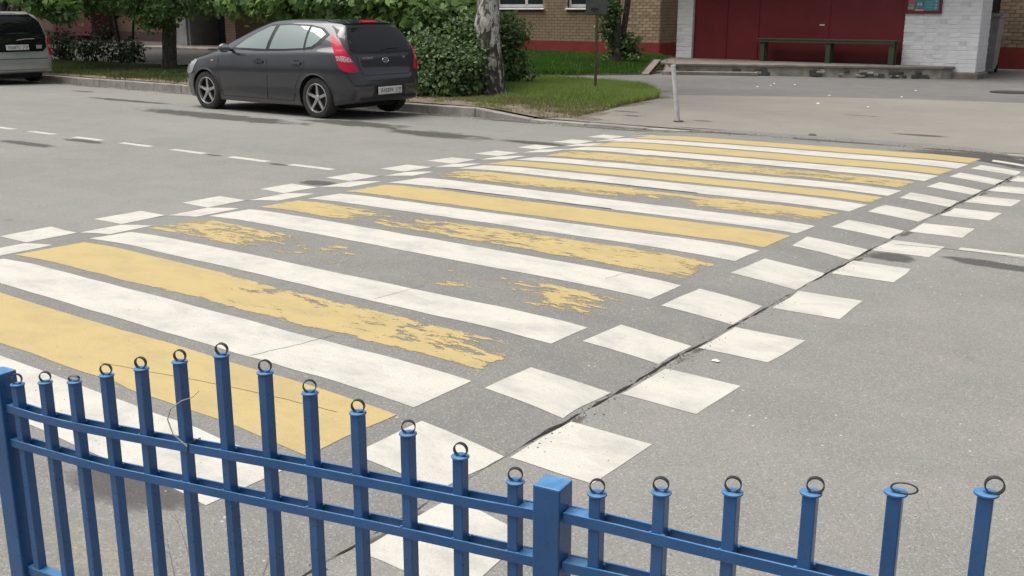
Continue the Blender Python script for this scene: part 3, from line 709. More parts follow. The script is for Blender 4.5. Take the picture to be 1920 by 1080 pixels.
# bare patches and rubble stones of the platform front
fd = Vector((6.86 - 12.52, 0, 0)); a0 = Vector((-12.52, 23.82, 0)); a1 = Vector((-6.86, 26.22, 0)); fdir = (a1 - a0).normalized(); fn = Vector((fdir.y, -fdir.x, 0))
for i in range(46):
    t = random.choice([random.uniform(.02, .28), random.uniform(.30, .36), random.uniform(.52, .57), random.uniform(.60, .95), random.uniform(.62, .95)]); w = random.uniform(.09, .22); h = random.uniform(.05, .10)
    z = random.choice([.06, .15, .10]) + random.uniform(-.02, .02); c = a0 + (a1 - a0) * t + Vector((0, 0, z)); d = fn * random.uniform(.004, .02)
    MBx = MB().obox(c - fdir * w / 2 + d, c + fdir * w / 2 + d, .05, h); q2(MBx.build('stone', M['stone'] if random.random() < .7 else M['plaster'], plat, bevel=.012))
st = MB().prism([(-12.85, 23.50), (-12.55, 23.42), (-10.6, 24.25), (-10.75, 24.55)], -.2, .12); q2(st.build('step', M['slab'], plat, bevel=.012))
# pram ramp at the left end of the platform
rp = empty('pram_ramp', (-13.1, 23.5, 0)); tag(rp, 'rusty pram ramp of two channels leaning on the platform end', 'ramp'); ir = Matrix.Translation((13.1, -23.5, 0))
for (p, q) in (((-13.08, 23.15, .04), (-13.50, 24.52, .325)), ((-12.66, 23.48, .04), (-13.08, 24.48, .325))):
    o = MB().obox(p, q, .20, .03).build('channel', M['slab'], rp, bevel=.004); o.matrix_parent_inverse = ir
    for s_ in (-.105, .105):
        d = Vector((.94, .29, 0)) * s_; o = MB().obox(Vector(p) + d, Vector(q) + d, .012, .07).build('rail', M['rust'], rp); o.matrix_parent_inverse = ir
for t in (.2, .5, .8):
    a = Vector((-13.08, 23.15, .015)).lerp(Vector((-13.50, 24.52, .28)), t); b = Vector((-12.66, 23.48, .015)).lerp(Vector((-13.08, 24.48, .28)), t)
    o = MB().obox(a, b, .05, .03).build('crossbar', M['rust'], rp); o.matrix_parent_inverse = ir

# green bench
bn = empty('bench', (-9.7, 26.3, PZ)); tag(bn, 'long green plank bench against the maroon wall', 'bench'); ib = Matrix.Translation((9.7, -26.3, -PZ))
for k in range(3):
    o = MB().box(-11.5, -7.95, 26.12 + k * .125, 26.235 + k * .125, .845, .88).build('seat_plank', M['green'], bn, bevel=.005); o.matrix_parent_inverse = ib
o = MB().box(-11.46, -7.98, 26.135, 26.16, .785, .843).build('apron', M['green'], bn, bevel=.004); o.matrix_parent_inverse = ib
for x in (-11.36, -9.62, -8.06):
    o = MB().box(x - .06, x + .06, 26.17, 26.24, PZ, .843).build('leg', M['green'], bn, bevel=.004); o.matrix_parent_inverse = ib
    o = MB().box(x - .06, x + .06, 26.36, 26.43, PZ, .843).build('leg', M['green'], bn, bevel=.004); o.matrix_parent_inverse = ib

# notice board
nb = empty('notice_board', (-7.5, PY - .05, 1.5)); tag(nb, 'maroon framed notice board with teal and pink sheets on the white pillar', 'notice board'); inb = Matrix.Translation((7.5, -PY + .05, -1.5))
def nbp(o): o.matrix_parent_inverse = inb; return o
fr = MB(); x0, x1, z0, z1 = -7.93, -7.08, 1.50, 2.10; yb = PY - .05
for a in ((x0, x1, z0, z0 + .06), (x0, x1, z1 - .06, z1), (x0, x0 + .05, z0 + .06, z1 - .06), (x1 - .05, x1, z0 + .06, z1 - .06)): fr.box(a[0], a[1], yb - .045, yb - .003, a[2], a[3])
nbp(fr.build('frame', M['maroon'], nb, bevel=.004)); nbp(MB().box(x0 + .05, x1 - .05, yb - .02, yb - .008, z0 + .06, z1 - .06).build('backing', M['grey'], nb))
def sheetq(a, b, c, d, col, dy, name='printed_sheet'):
    m = NT('print_%d' % len(bpy.data.materials)); m.set(Base_Color=m.ramp(m.noise(30, 2), [(.3, tuple(q * .8 for q in col)), (.7, col)]), Roughness=.4)
    nbp(MB().box(a, b, yb - .022 - dy, yb - .0205 - dy + .001, c, d).build(name, m.m, nb))
sheetq(-7.87, -7.72, 1.60, 1.66, (.42, .36, .34), .002); sheetq(-7.86, -7.71, 1.665, 1.74, (.30, .30, .26), .002); sheetq(-7.87, -7.70, 1.745, 1.95, (.50, .14, .2), .002)
sheetq(-7.70, -7.50, 1.565, 1.61, (.60, .42, .42), .002); sheetq(-7.69, -7.50, 1.62, 1.95, (.10, .26, .32), .002); sheetq(-7.65, -7.55, 1.69, 1.75, (.55, .66, .72), .004); sheetq(-7.62, -7.58, 1.70, 1.74, (.15, .25, .35), .006)
sheetq(-7.49, -7.16, 1.575, 1.95, (.10, .32, .36), .002)
for i in range(3): sheetq(-7.24, -7.205, 1.62 + i * .075, 1.65 + i * .075, (.6, .68, .7), .004)
for i in range(4): sheetq(-7.46, -7.30, 1.64 + i * .06, 1.652 + i * .06, (.22, .50, .56), .004)

# wheeled bin and dark doorway beside the white pillar
MBb = MB().prism([(-6.8, 29.3), (-6.36, 29.3), (-6.36, 29.85), (-6.8, 29.85)], .40, 1.42)
bn2 = empty('wheeled_bin', (-6.6, 29.5, .05)); tag(bn2, 'light grey wheeled bin half hidden behind the white pillar', 'bin'); iv = Matrix.Translation((6.6, -29.5, -.05))
bb = [(-6.76, 29.34), (-6.44, 29.34), (-6.44, 29.8), (-6.76, 29.8)]; tb = [(-6.82, 29.25), (-6.38, 29.25), (-6.38, 29.86), (-6.82, 29.86)]
vv = [(*q, .12) for q in bb] + [(*q, 1.40) for q in tb]
o = link('body', pydata('body', vv, [(3, 2, 1, 0), (4, 5, 6, 7), (0, 1, 5, 4), (1, 2, 6, 5), (2, 3, 7, 6), (3, 0, 4, 7)]), M['bin'], bn2); o.matrix_parent_inverse = iv
o = MB().prism([(-6.86, 29.2), (-6.34, 29.2), (-6.34, 29.9), (-6.86, 29.9)], 1.402, [1.45, 1.45, 1.52, 1.52]).build('lid', M['bin'], bn2, bevel=.012); o.matrix_parent_inverse = iv
o = MB().box(-6.50, -6.26, 29.1, 29.16, 1.44, 1.50).build('handle', M['bin'], bn2, bevel=.01); o.matrix_parent_inverse = iv
for x in (-6.84, -6.42):
    o = MB().lathe([(.0, 0), (.1, 0), (.1, .05), (.0, .05)], 16, 'y').build('wheel', M['black'], bn2); o.location = (x, 29.78, .13); o.rotation_euler = (0, 0, math.pi / 2); o.matrix_parent_inverse = iv
dw = MB().box(-8.2, -6.96, 31.9, 32.0, 0, 2.6); bp_(dw.build('doorway', M['black'], bld))

# second entrance of the same building, far left
e2 = empty('grey_entrance', (-36, 27.1, 0)); tag(e2, 'distant grey rendered entrance with a dark doorway behind the linden trunk', 'entrance'); i2 = Matrix.Translation((36, -27.1, 0))
def g2(o): o.matrix_parent_inverse = i2; return o
g2(MB().box(-37.25, -36.45, 27.1, 28.1, .1, 3).build('pillar', M['greywall'], e2, bevel=.01)); g2(MB().box(-34.0, -33.4, 27.1, 31, .1, 3).build('wall', M['farbrick'], e2))
g2(MB().box(-36.44, -34.0, 28.6, 28.7, .1, 2.4).build('door', M['darkdoor'], e2)); g2(MB().box(-36.46, -34.0, 28.5, 31, 2.4, 3).build('wall', M['greywall'], e2)); g2(MB().box(-36.448, -36.35, 27.2, 28.6, .1, 2.4).build('jamb', M['greywall'], e2))
g2(MB().box(-37.6, -33.2, 26.2, 29, 3.0, 3.2).build('roof', M['slab'], e2)); g2(MB().prism([(-37.6, 25.6), (-33.2, 25.6), (-33.2, 28), (-37.6, 28)], -.1, .16).build('step', M['slab'], e2, bevel=.02))
mr = MB().box(-51.5, -48.0, 30.2, 31.2, .3, 2.6); o = mr.build('red_porch', M['dullred'], None, bevel=.02); tag(o, 'dull red boarded porch on the far left behind the shrubs', 'porch')

# ------------------------------------------------------------------ posts
gp = MB().tube([(-7.27, 13.91, -.05), (-7.365, 13.855, .80)], [.033, .033], 12); gp = empty('bollard', (-7.27, 13.91, -.02)); tag(gp, 'white leaning steel bollard on the pale asphalt beside the crossing', 'bollard')
o = MB().tube([(0, 0, -.05), (-.095, -.055, .80)], [.034, .034], 14).build('post', M['galv'], gp, smooth=True); o = MB().tube([(-.095, -.055, .801), (-.0975, -.0565, .822)], [.037, .037], 14).build('cap', M['galv'], gp, smooth=True)
o = MB().lathe([(.0, .0), (.075, .0), (.07, .008), (.0, .008)], 16, 'z').build('base_plate', M['iron'], gp); o.location.z = .012
sg = empty('sign_post', (-10.5, 16.74, .04)); tag(sg, 'rusty sign pole with the grey back of a sign on the grass verge', 'sign')
MB().tube([(0, 0, -.05), (.0, .02, 2.6)], .027, 12).build('pole', M['rust'], sg, smooth=True)
dv = Vector((.80, .60, 0)); nn = Vector((.6, -.8, 0))
for dz in (0.,): MB().obox(Vector((-.15, -.14, 1.45 + .4)) , Vector((.15, .12, 1.45 + .4)), .02, .8).build('sign_panel', M['grey'], sg, bevel=.006)
for z in (1.55, 1.85): MB().obox(Vector((-.02, -.09, z)), Vector((-.02, .05, z)), .10, .03).build('clamp', M['iron'], sg)

# ------------------------------------------------------------------ trees and shrubs
def leaf_mesh(name, clusters, clump=22, lobes=1, flat=.55, clump_r=.16):
    allv, allt = [], []
    for (cx, cy, cz, rx, ry, rzz, n, size) in clusters:
        nc = max(3, int(n / clump)); d = RNG.normal(size=(nc, 3)); d /= np.linalg.norm(d, axis=1)[:, None]
        rad = RNG.random(nc) ** .45; c = d * rad[:, None] * [rx, ry, rzz] + [cx, cy, cz]
        tc = np.clip(RNG.normal(.5, .28, nc) + .15 * d[:, 2] * rad, 0, 1)
        idx = RNG.integers(0, nc, n); p = c[idx] + RNG.normal(0, 1, (n, 3)) * clump_r * min(1., max(rx, ry, rzz) / .35) * [1, 1, .6]
        out = p - [cx, cy, cz]; out /= np.linalg.norm(out, axis=1)[:, None] + 1e-6
        nrm = RNG.normal(0, .55, (n, 3)) + [0, 0, flat] + .5 * out + np.array([.15, -.35, 0]); nrm /= np.linalg.norm(nrm, axis=1)[:, None]
        t = RNG.normal(size=(n, 3)) + .8 * out + [0, 0, -.5]; t -= nrm * (t * nrm).sum(1)[:, None]; t /= np.linalg.norm(t, axis=1)[:, None]; b = np.cross(nrm, t)
        s = size * (.65 + .7 * RNG.random(n))[:, None]
        tt = np.clip(tc[idx] + RNG.normal(0, .12, n), 0, 1)
        if lobes == 1:
            w = .36; v0 = p - t * s * .1; v3 = p + t * s - nrm * s * .18
            q = [v0, p + t * s * .22 + b * s * w + nrm * s * .10, p + t * s * .62 + b * s * w * .85 + nrm * s * .04, v3, p + t * s * .62 - b * s * w * .85 + nrm * s * .04, p + t * s * .22 - b * s * w + nrm * s * .10]
            for k in ((0, 1, 2, 3), (0, 3, 4, 5)): allv.append(np.stack([q[i_] for i_ in k], 1).reshape(-1, 3)); allt.append(np.repeat(tt, 4))
            continue
        for k, a in enumerate([0., 1.0, -1.0]):
            l = 1. if k == 0 else .8; tk = t * math.cos(a) + b * math.sin(a); bk = -t * math.sin(a) + b * math.cos(a); w = .30
            v0 = p - t * s * .15; v1 = p + tk * s * l * .5 + bk * s * w * l + nrm * s * .08; v2 = p + tk * s * l - nrm * s * .15; v3 = p + tk * s * l * .5 - bk * s * w * l + nrm * s * .08
            allv.append(np.stack([v0, v1, v2, v3], 1).reshape(-1, 3)); allt.append(np.repeat(tt, 4))
    v = np.concatenate(allv); t = np.concatenate(allt)
    return npmesh(name, v, np.arange(len(v)).reshape(-1, 4), {'tint': t})

def trunk_me(pts, rad, seg=16, rough=.06):
    pp_ = []; rr = []
    for i in range(len(pts) - 1):
        for k in range(6):
            t = k / 6; pp_.append(Vector(pts[i]).lerp(Vector(pts[i + 1]), t)); rr.append(rad[i] * (1 - t) + rad[i + 1] * t)
    pp_.append(Vector(pts[-1])); rr.append(rad[-1])
    mb = MB().tube(pp_, rr, seg); n = len(pp_)
    for i in range(n):
        for k in range(seg):
            q = Vector(mb.v[i * seg + k]); d = q - pp_[i]; mb.v[i * seg + k] = tuple(pp_[i] + d * (1 + rough * 2 * float(vnoise(k * 1.3, i * .8)) + rough * float(vnoise(k * 3.1 + 9, i * 2.3))))
    return mb
def tree(name, label, base, tpts, trad, tmat, crown, lmat, lobes=1, limbs=True, cat='tree', group=None, clump_r=.16, clump=22, rough=.06, extra=()):
    t = empty(name, base); tag(t, label, cat, group); inv = Matrix.Translation(-Vector(base))
    o = trunk_me(tpts, trad, rough=rough).build('trunk', tmat, t, smooth=True, angle=70); o.matrix_parent_inverse = inv
    for (p, r) in extra:
        o = trunk_me(p, r, 10, rough).build('stem', tmat, t, smooth=True, angle=70); o.matrix_parent_inverse = inv
    if limbs:
        for c in crown[:10]:
            tip = Vector(c[:3]); k = min(range(len(tpts)), key=lambda i: (Vector(tpts[i]) - tip).length + (10 if tpts[i][2] > tip.z + 1.5 else 0)); a = Vector(tpts[k]); mid = a.lerp(tip, .5) + Vector((0, 0, .25 * (tip - a).length * .5))
            r0 = min(.05, trad[k] * .45); o = MB().tube([a, a.lerp(mid, .5), mid, mid.lerp(tip, .6), tip], [r0, r0 * .8, r0 * .6, r0 * .4, .006], 7).build('limb', tmat, t, smooth=True); o.matrix_parent_inverse = inv
    o = link('crown', leaf_mesh('crown', crown, lobes=lobes, clump_r=clump_r, clump=clump), lmat, t); o.matrix_parent_inverse = inv
    return t
HI = .26
tree('birch_tree', 'thick birch trunk with dark furrowed base and peeling white bark on the verge', (-11.55, 14.98, .05), [(-11.50, 15.02, -.05), (-11.52, 15.0, .12), (-11.55, 15., .5), (-11.60, 14.97, 1.0), (-11.64, 14.96, 1.35), (-11.60, 14.98, 1.9), (-11.6, 15., 4.5), (-11.7, 15.05, 9)], [.27, .225, .20, .195, .215, .165, .14, .05], M['birch'],
     [(-11.6, 15.2, 7.2, 1.9, 1.9, 1.8, 2600, .16), (-12.3, 15.6, 5.4, 1.3, 1.3, 1.0, 1200, .16), (-10.8, 15.8, 5.8, 1.2, 1.3, 1., 1200, .16)], M['linden'], rough=.07,
     extra=[([(-11.66, 14.95, 1.15), (-11.78, 14.9, 1.32), (-11.80, 14.88, 1.5)], [.11, .09, .02])])
tree('maple_tree', 'broad maple with bright green leaves hanging behind the dark hatchback', (-16.6, 16.4, .06), [(-16.6, 16.4, -.05), (-16.6, 16.4, .8), (-16.5, 16.3, 2.4), (-16.3, 16.2, 4.6), (-16.2, 16., 7)], [.2, .16, .14, .11, .04], M['bark'],
     [(-16.7, 14.1, 1.72, .75, .5, .28, 798, .13), (-15.5, 14.2, 1.85, .9, .5, .33, 1178, .13), (-14.4, 14.3, 1.82, .8, .5, .30, 988, .13), (-13.7, 14.7, 1.72, .6, .6, .36, 798, .13), (-13.1, 14.9, 1.45, .55, .5, .40, 798, .13), (-12.7, 15.5, 1.5, .55, .5, .5, 798, .13),
      (-14.6, 15.6, 1.6, 1.8, .8, .55, 2280, .13), (-16.9, 15.5, 2.2, 1.6, .9, .7, 1710, .13), (-15.6, 17.2, 3.2, 2.8, 1.2, .8, 900, .2), (-16.2, 17.2, 5.4, 3.0, 2.0, 1.6, 1900, HI), (-13.6, 16.6, 3.6, 1.6, 1.0, .9, 500, .2)], M['maple'], lobes=3)
tree('linden_tree', 'grey trunked linden with drooping leaves left of the dark hatchback', (-23.4, 16.85, .06), [(-23.45, 16.83, -.05), (-23.44, 16.84, .3), (-23.4, 16.9, 1.2), (-23.36, 16.94, 1.9), (-23.3, 17, 4), (-23.2, 17, 8)], [.22, .185, .17, .155, .12, .04], M['bark'],
     [(-23.5, 16.2, 1.65, .5, .4, .28, 510, 0.099), (-22.4, 16.3, 1.62, .75, .4, .26, 714, 0.099), (-21.3, 16.6, 1.75, .8, .4, .24, 714, 0.099), (-23.2, 16.3, 1.32, .38, .3, .30, 442, 0.099), (-24.3, 16.2, 1.72, .45, .3, .15, 272, 0.099), (-20.2, 16.4, 1.8, .9, .5, .3, 714, 0.106),
      (-23, 16.4, 2.6, 2.2, 1.2, .7, 2210, 0.137), (-20.4, 16.6, 2.9, 1.9, 1.3, .9, 1870, 0.137), (-22.8, 16.8, 5, 3.0, 2.6, 1.9, 2600, HI), (-19.5, 17.5, 4.6, 2.0, 2.0, 1.5, 1200, HI), (-25, 21, 5.6, 3.5, 3.0, 1.3, 2400, .3)], M['linden'])  # last cluster: out-of-view canopy added to shade the yard
tree('linden_tree', 'linden branch of large pale leaves hanging over the silver car', (-28.8, 15.5, .06), [(-28.8, 15.5, -.05), (-28.8, 15.5, 1.2), (-28.7, 15.6, 4), (-28.5, 15.8, 7.5)], [.15, .12, .1, .04], M['darkbark'],
     [(-24.4, 13.9, 1.85, .7, .5, .2, 442, 0.129), (-24.6, 14.6, 1.68, .75, .5, .26, 714, 0.129), (-24.8, 15.4, 1.78, .6, .5, .2, 510, 0.122), (-24.2, 14.55, 1.48, .35, .3, .12, 221, 0.122), (-26.2, 15.6, 2.4, 1.9, 1.4, .6, 1100, .19), (-25.2, 14.8, 2.6, 1.4, 1.3, .6, 900, .19), (-27, 16, 5, 3, 2.6, 1.8, 2400, HI), (-30.5, 16.5, 3.6, 2.4, 1.8, 1.4, 1300, HI), (-31, 20.5, 5.6, 3.8, 3.2, 1.3, 2600, .3)], M['linden'])  # last cluster is unseen leafage added to darken the yard below
tree('yard_tree', 'grey forked trunk with shoots on the lawn before the brick wall', (-15.55, 25.95, .08), [(-15.52, 25.93, -.05), (-15.55, 25.93, .4), (-15.6, 25.9, 1.1), (-15.66, 25.9, 2.0), (-15.7, 25.9, 5.)], [.2, .16, .145, .15, .08], M['bark'],
     [(-15.72, 25.72, 1.55, .35, .25, .4, 420, .11), (-15.75, 25.75, .95, .22, .2, .3, 160, .10), (-15.2, 26.0, .62, .36, .25, .35, 330, .10), (-15.1, 25.9, .28, .3, .25, .2, 160, .09), (-15.75, 25.7, .45, .2, .2, .3, 110, .09), (-15.7, 25.8, 2.6, 1.2, 1.0, .6, 500, .16), (-15.7, 26, 5.6, 2.4, 2.2, 1.8, 1600, HI)], M['shrub'], limbs=False,
     extra=[([(-15.50, 26.05, .2), (-15.50, 26.12, .9), (-15.44, 26.25, 1.9), (-15.3, 26.4, 4.5)], [.10, .085, .08, .04])], clump_r=.1)
def bush(name, label, base, clusters, mat, stems=7, lobes=1, clump_r=.12, spread=.8, clump=18, sm='darkbark', group=None):
    t = empty(name, base); tag(t, label, 'shrub', group); inv = Matrix.Translation(-Vector(base))
    for i in range(stems):
        c = clusters[i % len(clusters)]; a = Vector(base) + Vector((random.uniform(-.2, .2), random.uniform(-.15, .15), -.03)); tip = Vector(c[:3]) + Vector((random.uniform(-.5, .5) * c[3], random.uniform(-.5, .5) * c[4], random.uniform(0, .8) * c[5]))
        o = MB().tube([a, a.lerp(tip, .4) + Vector((0, 0, .1)), a.lerp(tip, .75) + Vector((0, 0, .06)), tip], [.016, .013, .009, .004], 6).build('stem', M[sm], t, smooth=True); o.matrix_parent_inverse = inv
    o = link('foliage', leaf_mesh('foliage', clusters, lobes=lobes, clump_r=clump_r, clump=clump), M[mat], t); o.matrix_parent_inverse = inv
bush('leafy_bush', 'dense dark green bush between the dark hatchback and the birch', (-12.2, 14.6, .05), [(-12.35, 14.3, .72, .5, .35, .45, 2025, 0.071), (-11.95, 14.45, .5, .42, .32, .40, 1755, 0.071), (-12.35, 14.15, .33, .4, .25, .26, 1080, 0.071), (-12.85, 14.45, .7, .5, .35, .6, 1755, 0.071), (-12.3, 14.95, 1.0, .6, .4, .45, 1755, 0.076), (-11.8, 14.75, .78, .3, .3, .4, 945, 0.071), (-13.0, 14.9, 1.2, .6, .4, .5, 1485, 0.084), (-11.95, 14.2, .22, .22, .16, .12, 351, 0.092)], 'shrub', 10)
bush('leafy_bush', 'rounded bush of small leaves showing right of the birch trunk', (-12.5, 16.9, .05), [(-12.55, 16.85, 1.15, .28, .28, .32, 702, 0.076), (-12.5, 16.85, .72, .26, .26, .26, 513, 0.076), (-12.45, 16.8, .36, .30, .3, .28, 675, 0.076), (-13.1, 16.8, .8, .5, .4, .7, 1215, 0.084)], 'shrub', 6)
for k, (lab, cl) in enumerate([('dark sparse shrub close behind the silver car', [(-29.0, 17.3, .50, .6, .4, .34, 380, .085), (-29.7, 17.5, .75, .5, .4, .4, 330, .085)]), ('middle one of the dark sparse shrubs behind the grass strip', [(-27.6, 17.2, .52, .55, .4, .36, 360, .085), (-28.2, 18, .95, .35, .3, .5, 200, .08)]),
                              ('dark sparse shrub nearest the linden trunk behind the grass strip', [(-26.3, 17.6, .5, .55, .4, .36, 400, .085), (-26.9, 17.7, .38, .4, .35, .26, 240, .085)])]):
    bush('dark_shrub', lab, (cl[0][0], cl[0][1], .06), cl, 'privet', 8, clump_r=.13, group='dark shrubs behind the grass strip')
tree('young_tree', 'thin dark sapling with purplish crown above the sparse shrubs', (-27.9, 18.4, .06), [(-27.9, 18.4, -.05), (-27.95, 18.42, .7), (-28.2, 18.5, 1.4), (-28.3, 18.6, 2.6)], [.05, .04, .035, .02], M['darkbark'], [(-28.3, 18.5, 1.75, .8, .5, .4, 420, .09), (-27.5, 18.8, 1.95, .6, .5, .4, 300, .09), (-28.2, 18.7, 2.8, 1., .9, .7, 500, .14)], M['privet'], limbs=False, extra=[([(-27.5, 18.5, .0), (-27.45, 18.55, .8), (-27.4, 18.7, 2.2)], [.04, .035, .02])])

# ------------------------------------------------------------------ cars
def carpaint(name, c, c2, flake=.5, dust_or_sheen=.25):
    t = NT(name); n = t.noise(3, 4); sz = t.n.new('ShaderNodeSeparateXYZ'); t.l.new(t.tc.outputs['Object'], sz.inputs[0])
    low = t.math('MULTIPLY', t.ramp(t.math('ADD', sz.outputs[2], t.math('MULTIPLY', t.math('SUBTRACT', n, .5), .35)), [(.12, 1.), (.6, 0.)]), dust_or_sheen)
    col = t.mix(low, t.ramp(n, [(.3, c2), (.7, c)]), (.16, .145, .125))
    t.set(Base_Color=col, Metallic=flake, Roughness=t.math('MULTIPLY_ADD', low, .6, .3), Coat_Weight=1.0, Coat_Roughness=.04); return t.m
M['darkpaint'] = carpaint('graphite_car_paint', (.027, .031, .040), (.023, .026, .034), .25)
M['silverpaint'] = carpaint('silver_car_paint', (.50, .52, .52), (.43, .45, .45), .5)
M['carglass'] = NT('car_glass').set(Base_Color=(.30, .36, .34), Roughness=.03, IOR=1.8, Metallic=.6, Specular_IOR_Level=.9).m
M['rearglass'] = NT('tinted_rear_glass').set(Base_Color=(.008, .009, .011), Roughness=.04, IOR=1.5, Specular_IOR_Level=.5).m
M['trim'] = simple('black_trim', (.018, .018, .019), (.012, .012, .013), 10, .5)
M['tyre'] = simple('dusty_tyre', (.045, .042, .04), (.022, .021, .02), 14, .85)
M['alloy'] = simple('silver_alloy', (.58, .58, .59), (.45, .45, .46), 10, .3, metal=.7)
M['redlens'] = NT('red_lens').set(Base_Color=(.52, .006, .045), Roughness=.22, Coat_Weight=.25, Specular_IOR_Level=.35).m
M['clearlens'] = NT('clear_lens'); M['clearlens'] = M['clearlens'].set(Base_Color=M['clearlens'].ramp(M['clearlens'].voro(45), [(.2, (.75, .6, .6)), (.6, (.42, .16, .18))]), Roughness=.15, Coat_Weight=1.).m
M['headlens'] = NT('headlamp_lens').set(Base_Color=(.5, .52, .53), Roughness=.12, Coat_Weight=1., Metallic=.4).m
M['plate'] = simple('number_plate_white', (.68, .68, .67), (.6, .6, .59), 8, .5)
M['platetext'] = simple('plate_black', (.02, .02, .02), (.015, .015, .015), 8, .6)
M['chrome'] = NT('chrome').set(Base_Color=(.7, .7, .72), Metallic=1., Roughness=.12).m

def text_me(txt, size, depth=.002):
    cu = bpy.data.curves.new('txt', 'FONT'); cu.body = txt; cu.size = size; cu.align_x = 'CENTER'; cu.align_y = 'CENTER'; cu.extrude = depth; cu.resolution_u = 2
    o = bpy.data.objects.new('txt', cu); COL.objects.link(o); dg = bpy.context.evaluated_depsgraph_get(); m = bpy.data.meshes.new_from_object(o.evaluated_get(dg)); bpy.data.objects.remove(o); return m

def loft(P, N=84):
    g = {k: pch(*zip(*sorted(v_))) for k, v_ in P.items() if isinstance(v_, list)}
    x0, x1 = P['x0'], P['x1']; t = np.linspace(0, 1, N); x = x0 + (x1 - x0) * (.5 - .5 * np.cos(np.pi * t)) * .55 + (x1 - x0) * t * .45
    rings = []
    for q in x:
        zb, zs, zt, W, wt = [float(g[k](q)) for k in ('zb', 'zs', 'zt', 'W', 'wt')]
        zs = min(zs, zt - .012); zs = max(zs, zb + .03); zm = zb + (zs - zb) * .62; k = min(1, max(.12, (zt - zs) / .4)); ze = zt - .055 * k
        h = zs - zb
        L = [(0, zb), (.45 * W, zb), (.82 * W, zb), (.93 * W, zb + .02 * h), (.965 * W, zb + .10 * h), (.972 * W, zb + .22 * h), (.985 * W, zb + .26 * h), (.996 * W, zm - .12 * h), (W, zm), (.992 * W, zb + .76 * h), (.985 * W, zb + .80 * h), (.975 * W, zb + .93 * h), (.955 * W, zs)]
        a = np.array((.94 * W, zs + .008)); b = np.array((wt, ze))
        for s_ in (0., .2, .4, .6, .8, .95): p = a + (b - a) * s_; p[0] += .03 * k * math.sin(math.pi * s_); L.append(tuple(p))
        L += [(wt - .03 * k, zt - .03 * k), (wt * .85, zt - .016 * k), (wt * .6, zt - .006 * k), (wt * .3, zt - .0015 * k), (0, zt)]
        rings.append([(float(q), y, z) for y, z in L] + [(float(q), -y, z) for y, z in L[-2:0:-1]])
    n = len(rings[0]); v = [p for r in rings for p in r]; f = []
    for i in range(N - 1):
        for k in range(n): f.append([i * n + k, i * n + (k + 1) % n, (i + 1) * n + (k + 1) % n, (i + 1) * n + k])
    h = len(rings[0])
    f += [list(range(n)), [(N - 1) * n + k for k in range(n)][::-1]]
    return v, f

def skin(name, bvh, poly, O, U, V, D, off, mat, parent, cell=.05, rim=.012):
    """a panel of its own thickness lying on the car body: polygon in (U,V), dropped along D"""
    O, U, V, D = map(Vector, (O, U, V, D)); bm = bmesh.new(); vs = [bm.verts.new((a, b, 0)) for a, b in poly]; bm.faces.new(vs)
    for ax in (0, 1):
        lo, hi = min(p[ax] for p in poly), max(p[ax] for p in poly); nrm = (1, 0, 0) if ax == 0 else (0, 1, 0)
        for c in np.arange(lo + cell, hi - .2 * cell, cell): bmesh.ops.bisect_plane(bm, geom=list(bm.verts) + list(bm.edges) + list(bm.faces), plane_co=(c, 0, 0) if ax == 0 else (0, c, 0), plane_no=nrm)
    bm.verts.ensure_lookup_table(); nm = {}
    for q in bm.verts:
        o = O + U * q.co.x + V * q.co.y; hit, nn_, _, _ = bvh.ray_cast(o, D, 10)
        if hit is None: hit, nn_, _, _ = bvh.find_nearest(o + D * 3)
        if nn_.dot(D) > 0: nn_ = -nn_
        q.co = hit + nn_ * off; nm[q] = nn_.copy()
    be = [e for e in bm.edges if len(e.link_faces) == 1]
    bm.normal_update()
    for fc in bm.faces:
        if fc.normal.dot(D) > 0: fc.normal_flip()
    r = bmesh.ops.extrude_edge_only(bm, edges=be); 
    nv = [g for g in r['geom'] if isinstance(g, bmesh.types.BMVert)]
    for q in nv:
        near = min(nm, key=lambda k: (k.co - q.co).length_squared); q.co -= nm[near] * rim
    for fc in bm.faces: fc.smooth = True
    for e in bm.edges:
        if len(e.link_faces) == 2 and e.calc_face_angle(0) > .7: e.smooth = False
    m = bpy.data.meshes.new(name); bm.to_mesh(m); bm.free(); return link(name, m, mat, parent)
def line_poly(pts, w):
    a = [Vector((*p, 0)) for p in pts]; L, R = [], []
    for i in range(len(a)):
        d = (a[min(i + 1, len(a) - 1)] - a[max(i - 1, 0)]).normalized(); n = Vector((-d.y, d.x, 0)) * w / 2; L.append((a[i] + n)[:2]); R.append((a[i] - n)[:2])
    return [tuple(q) for q in L + R[::-1]]

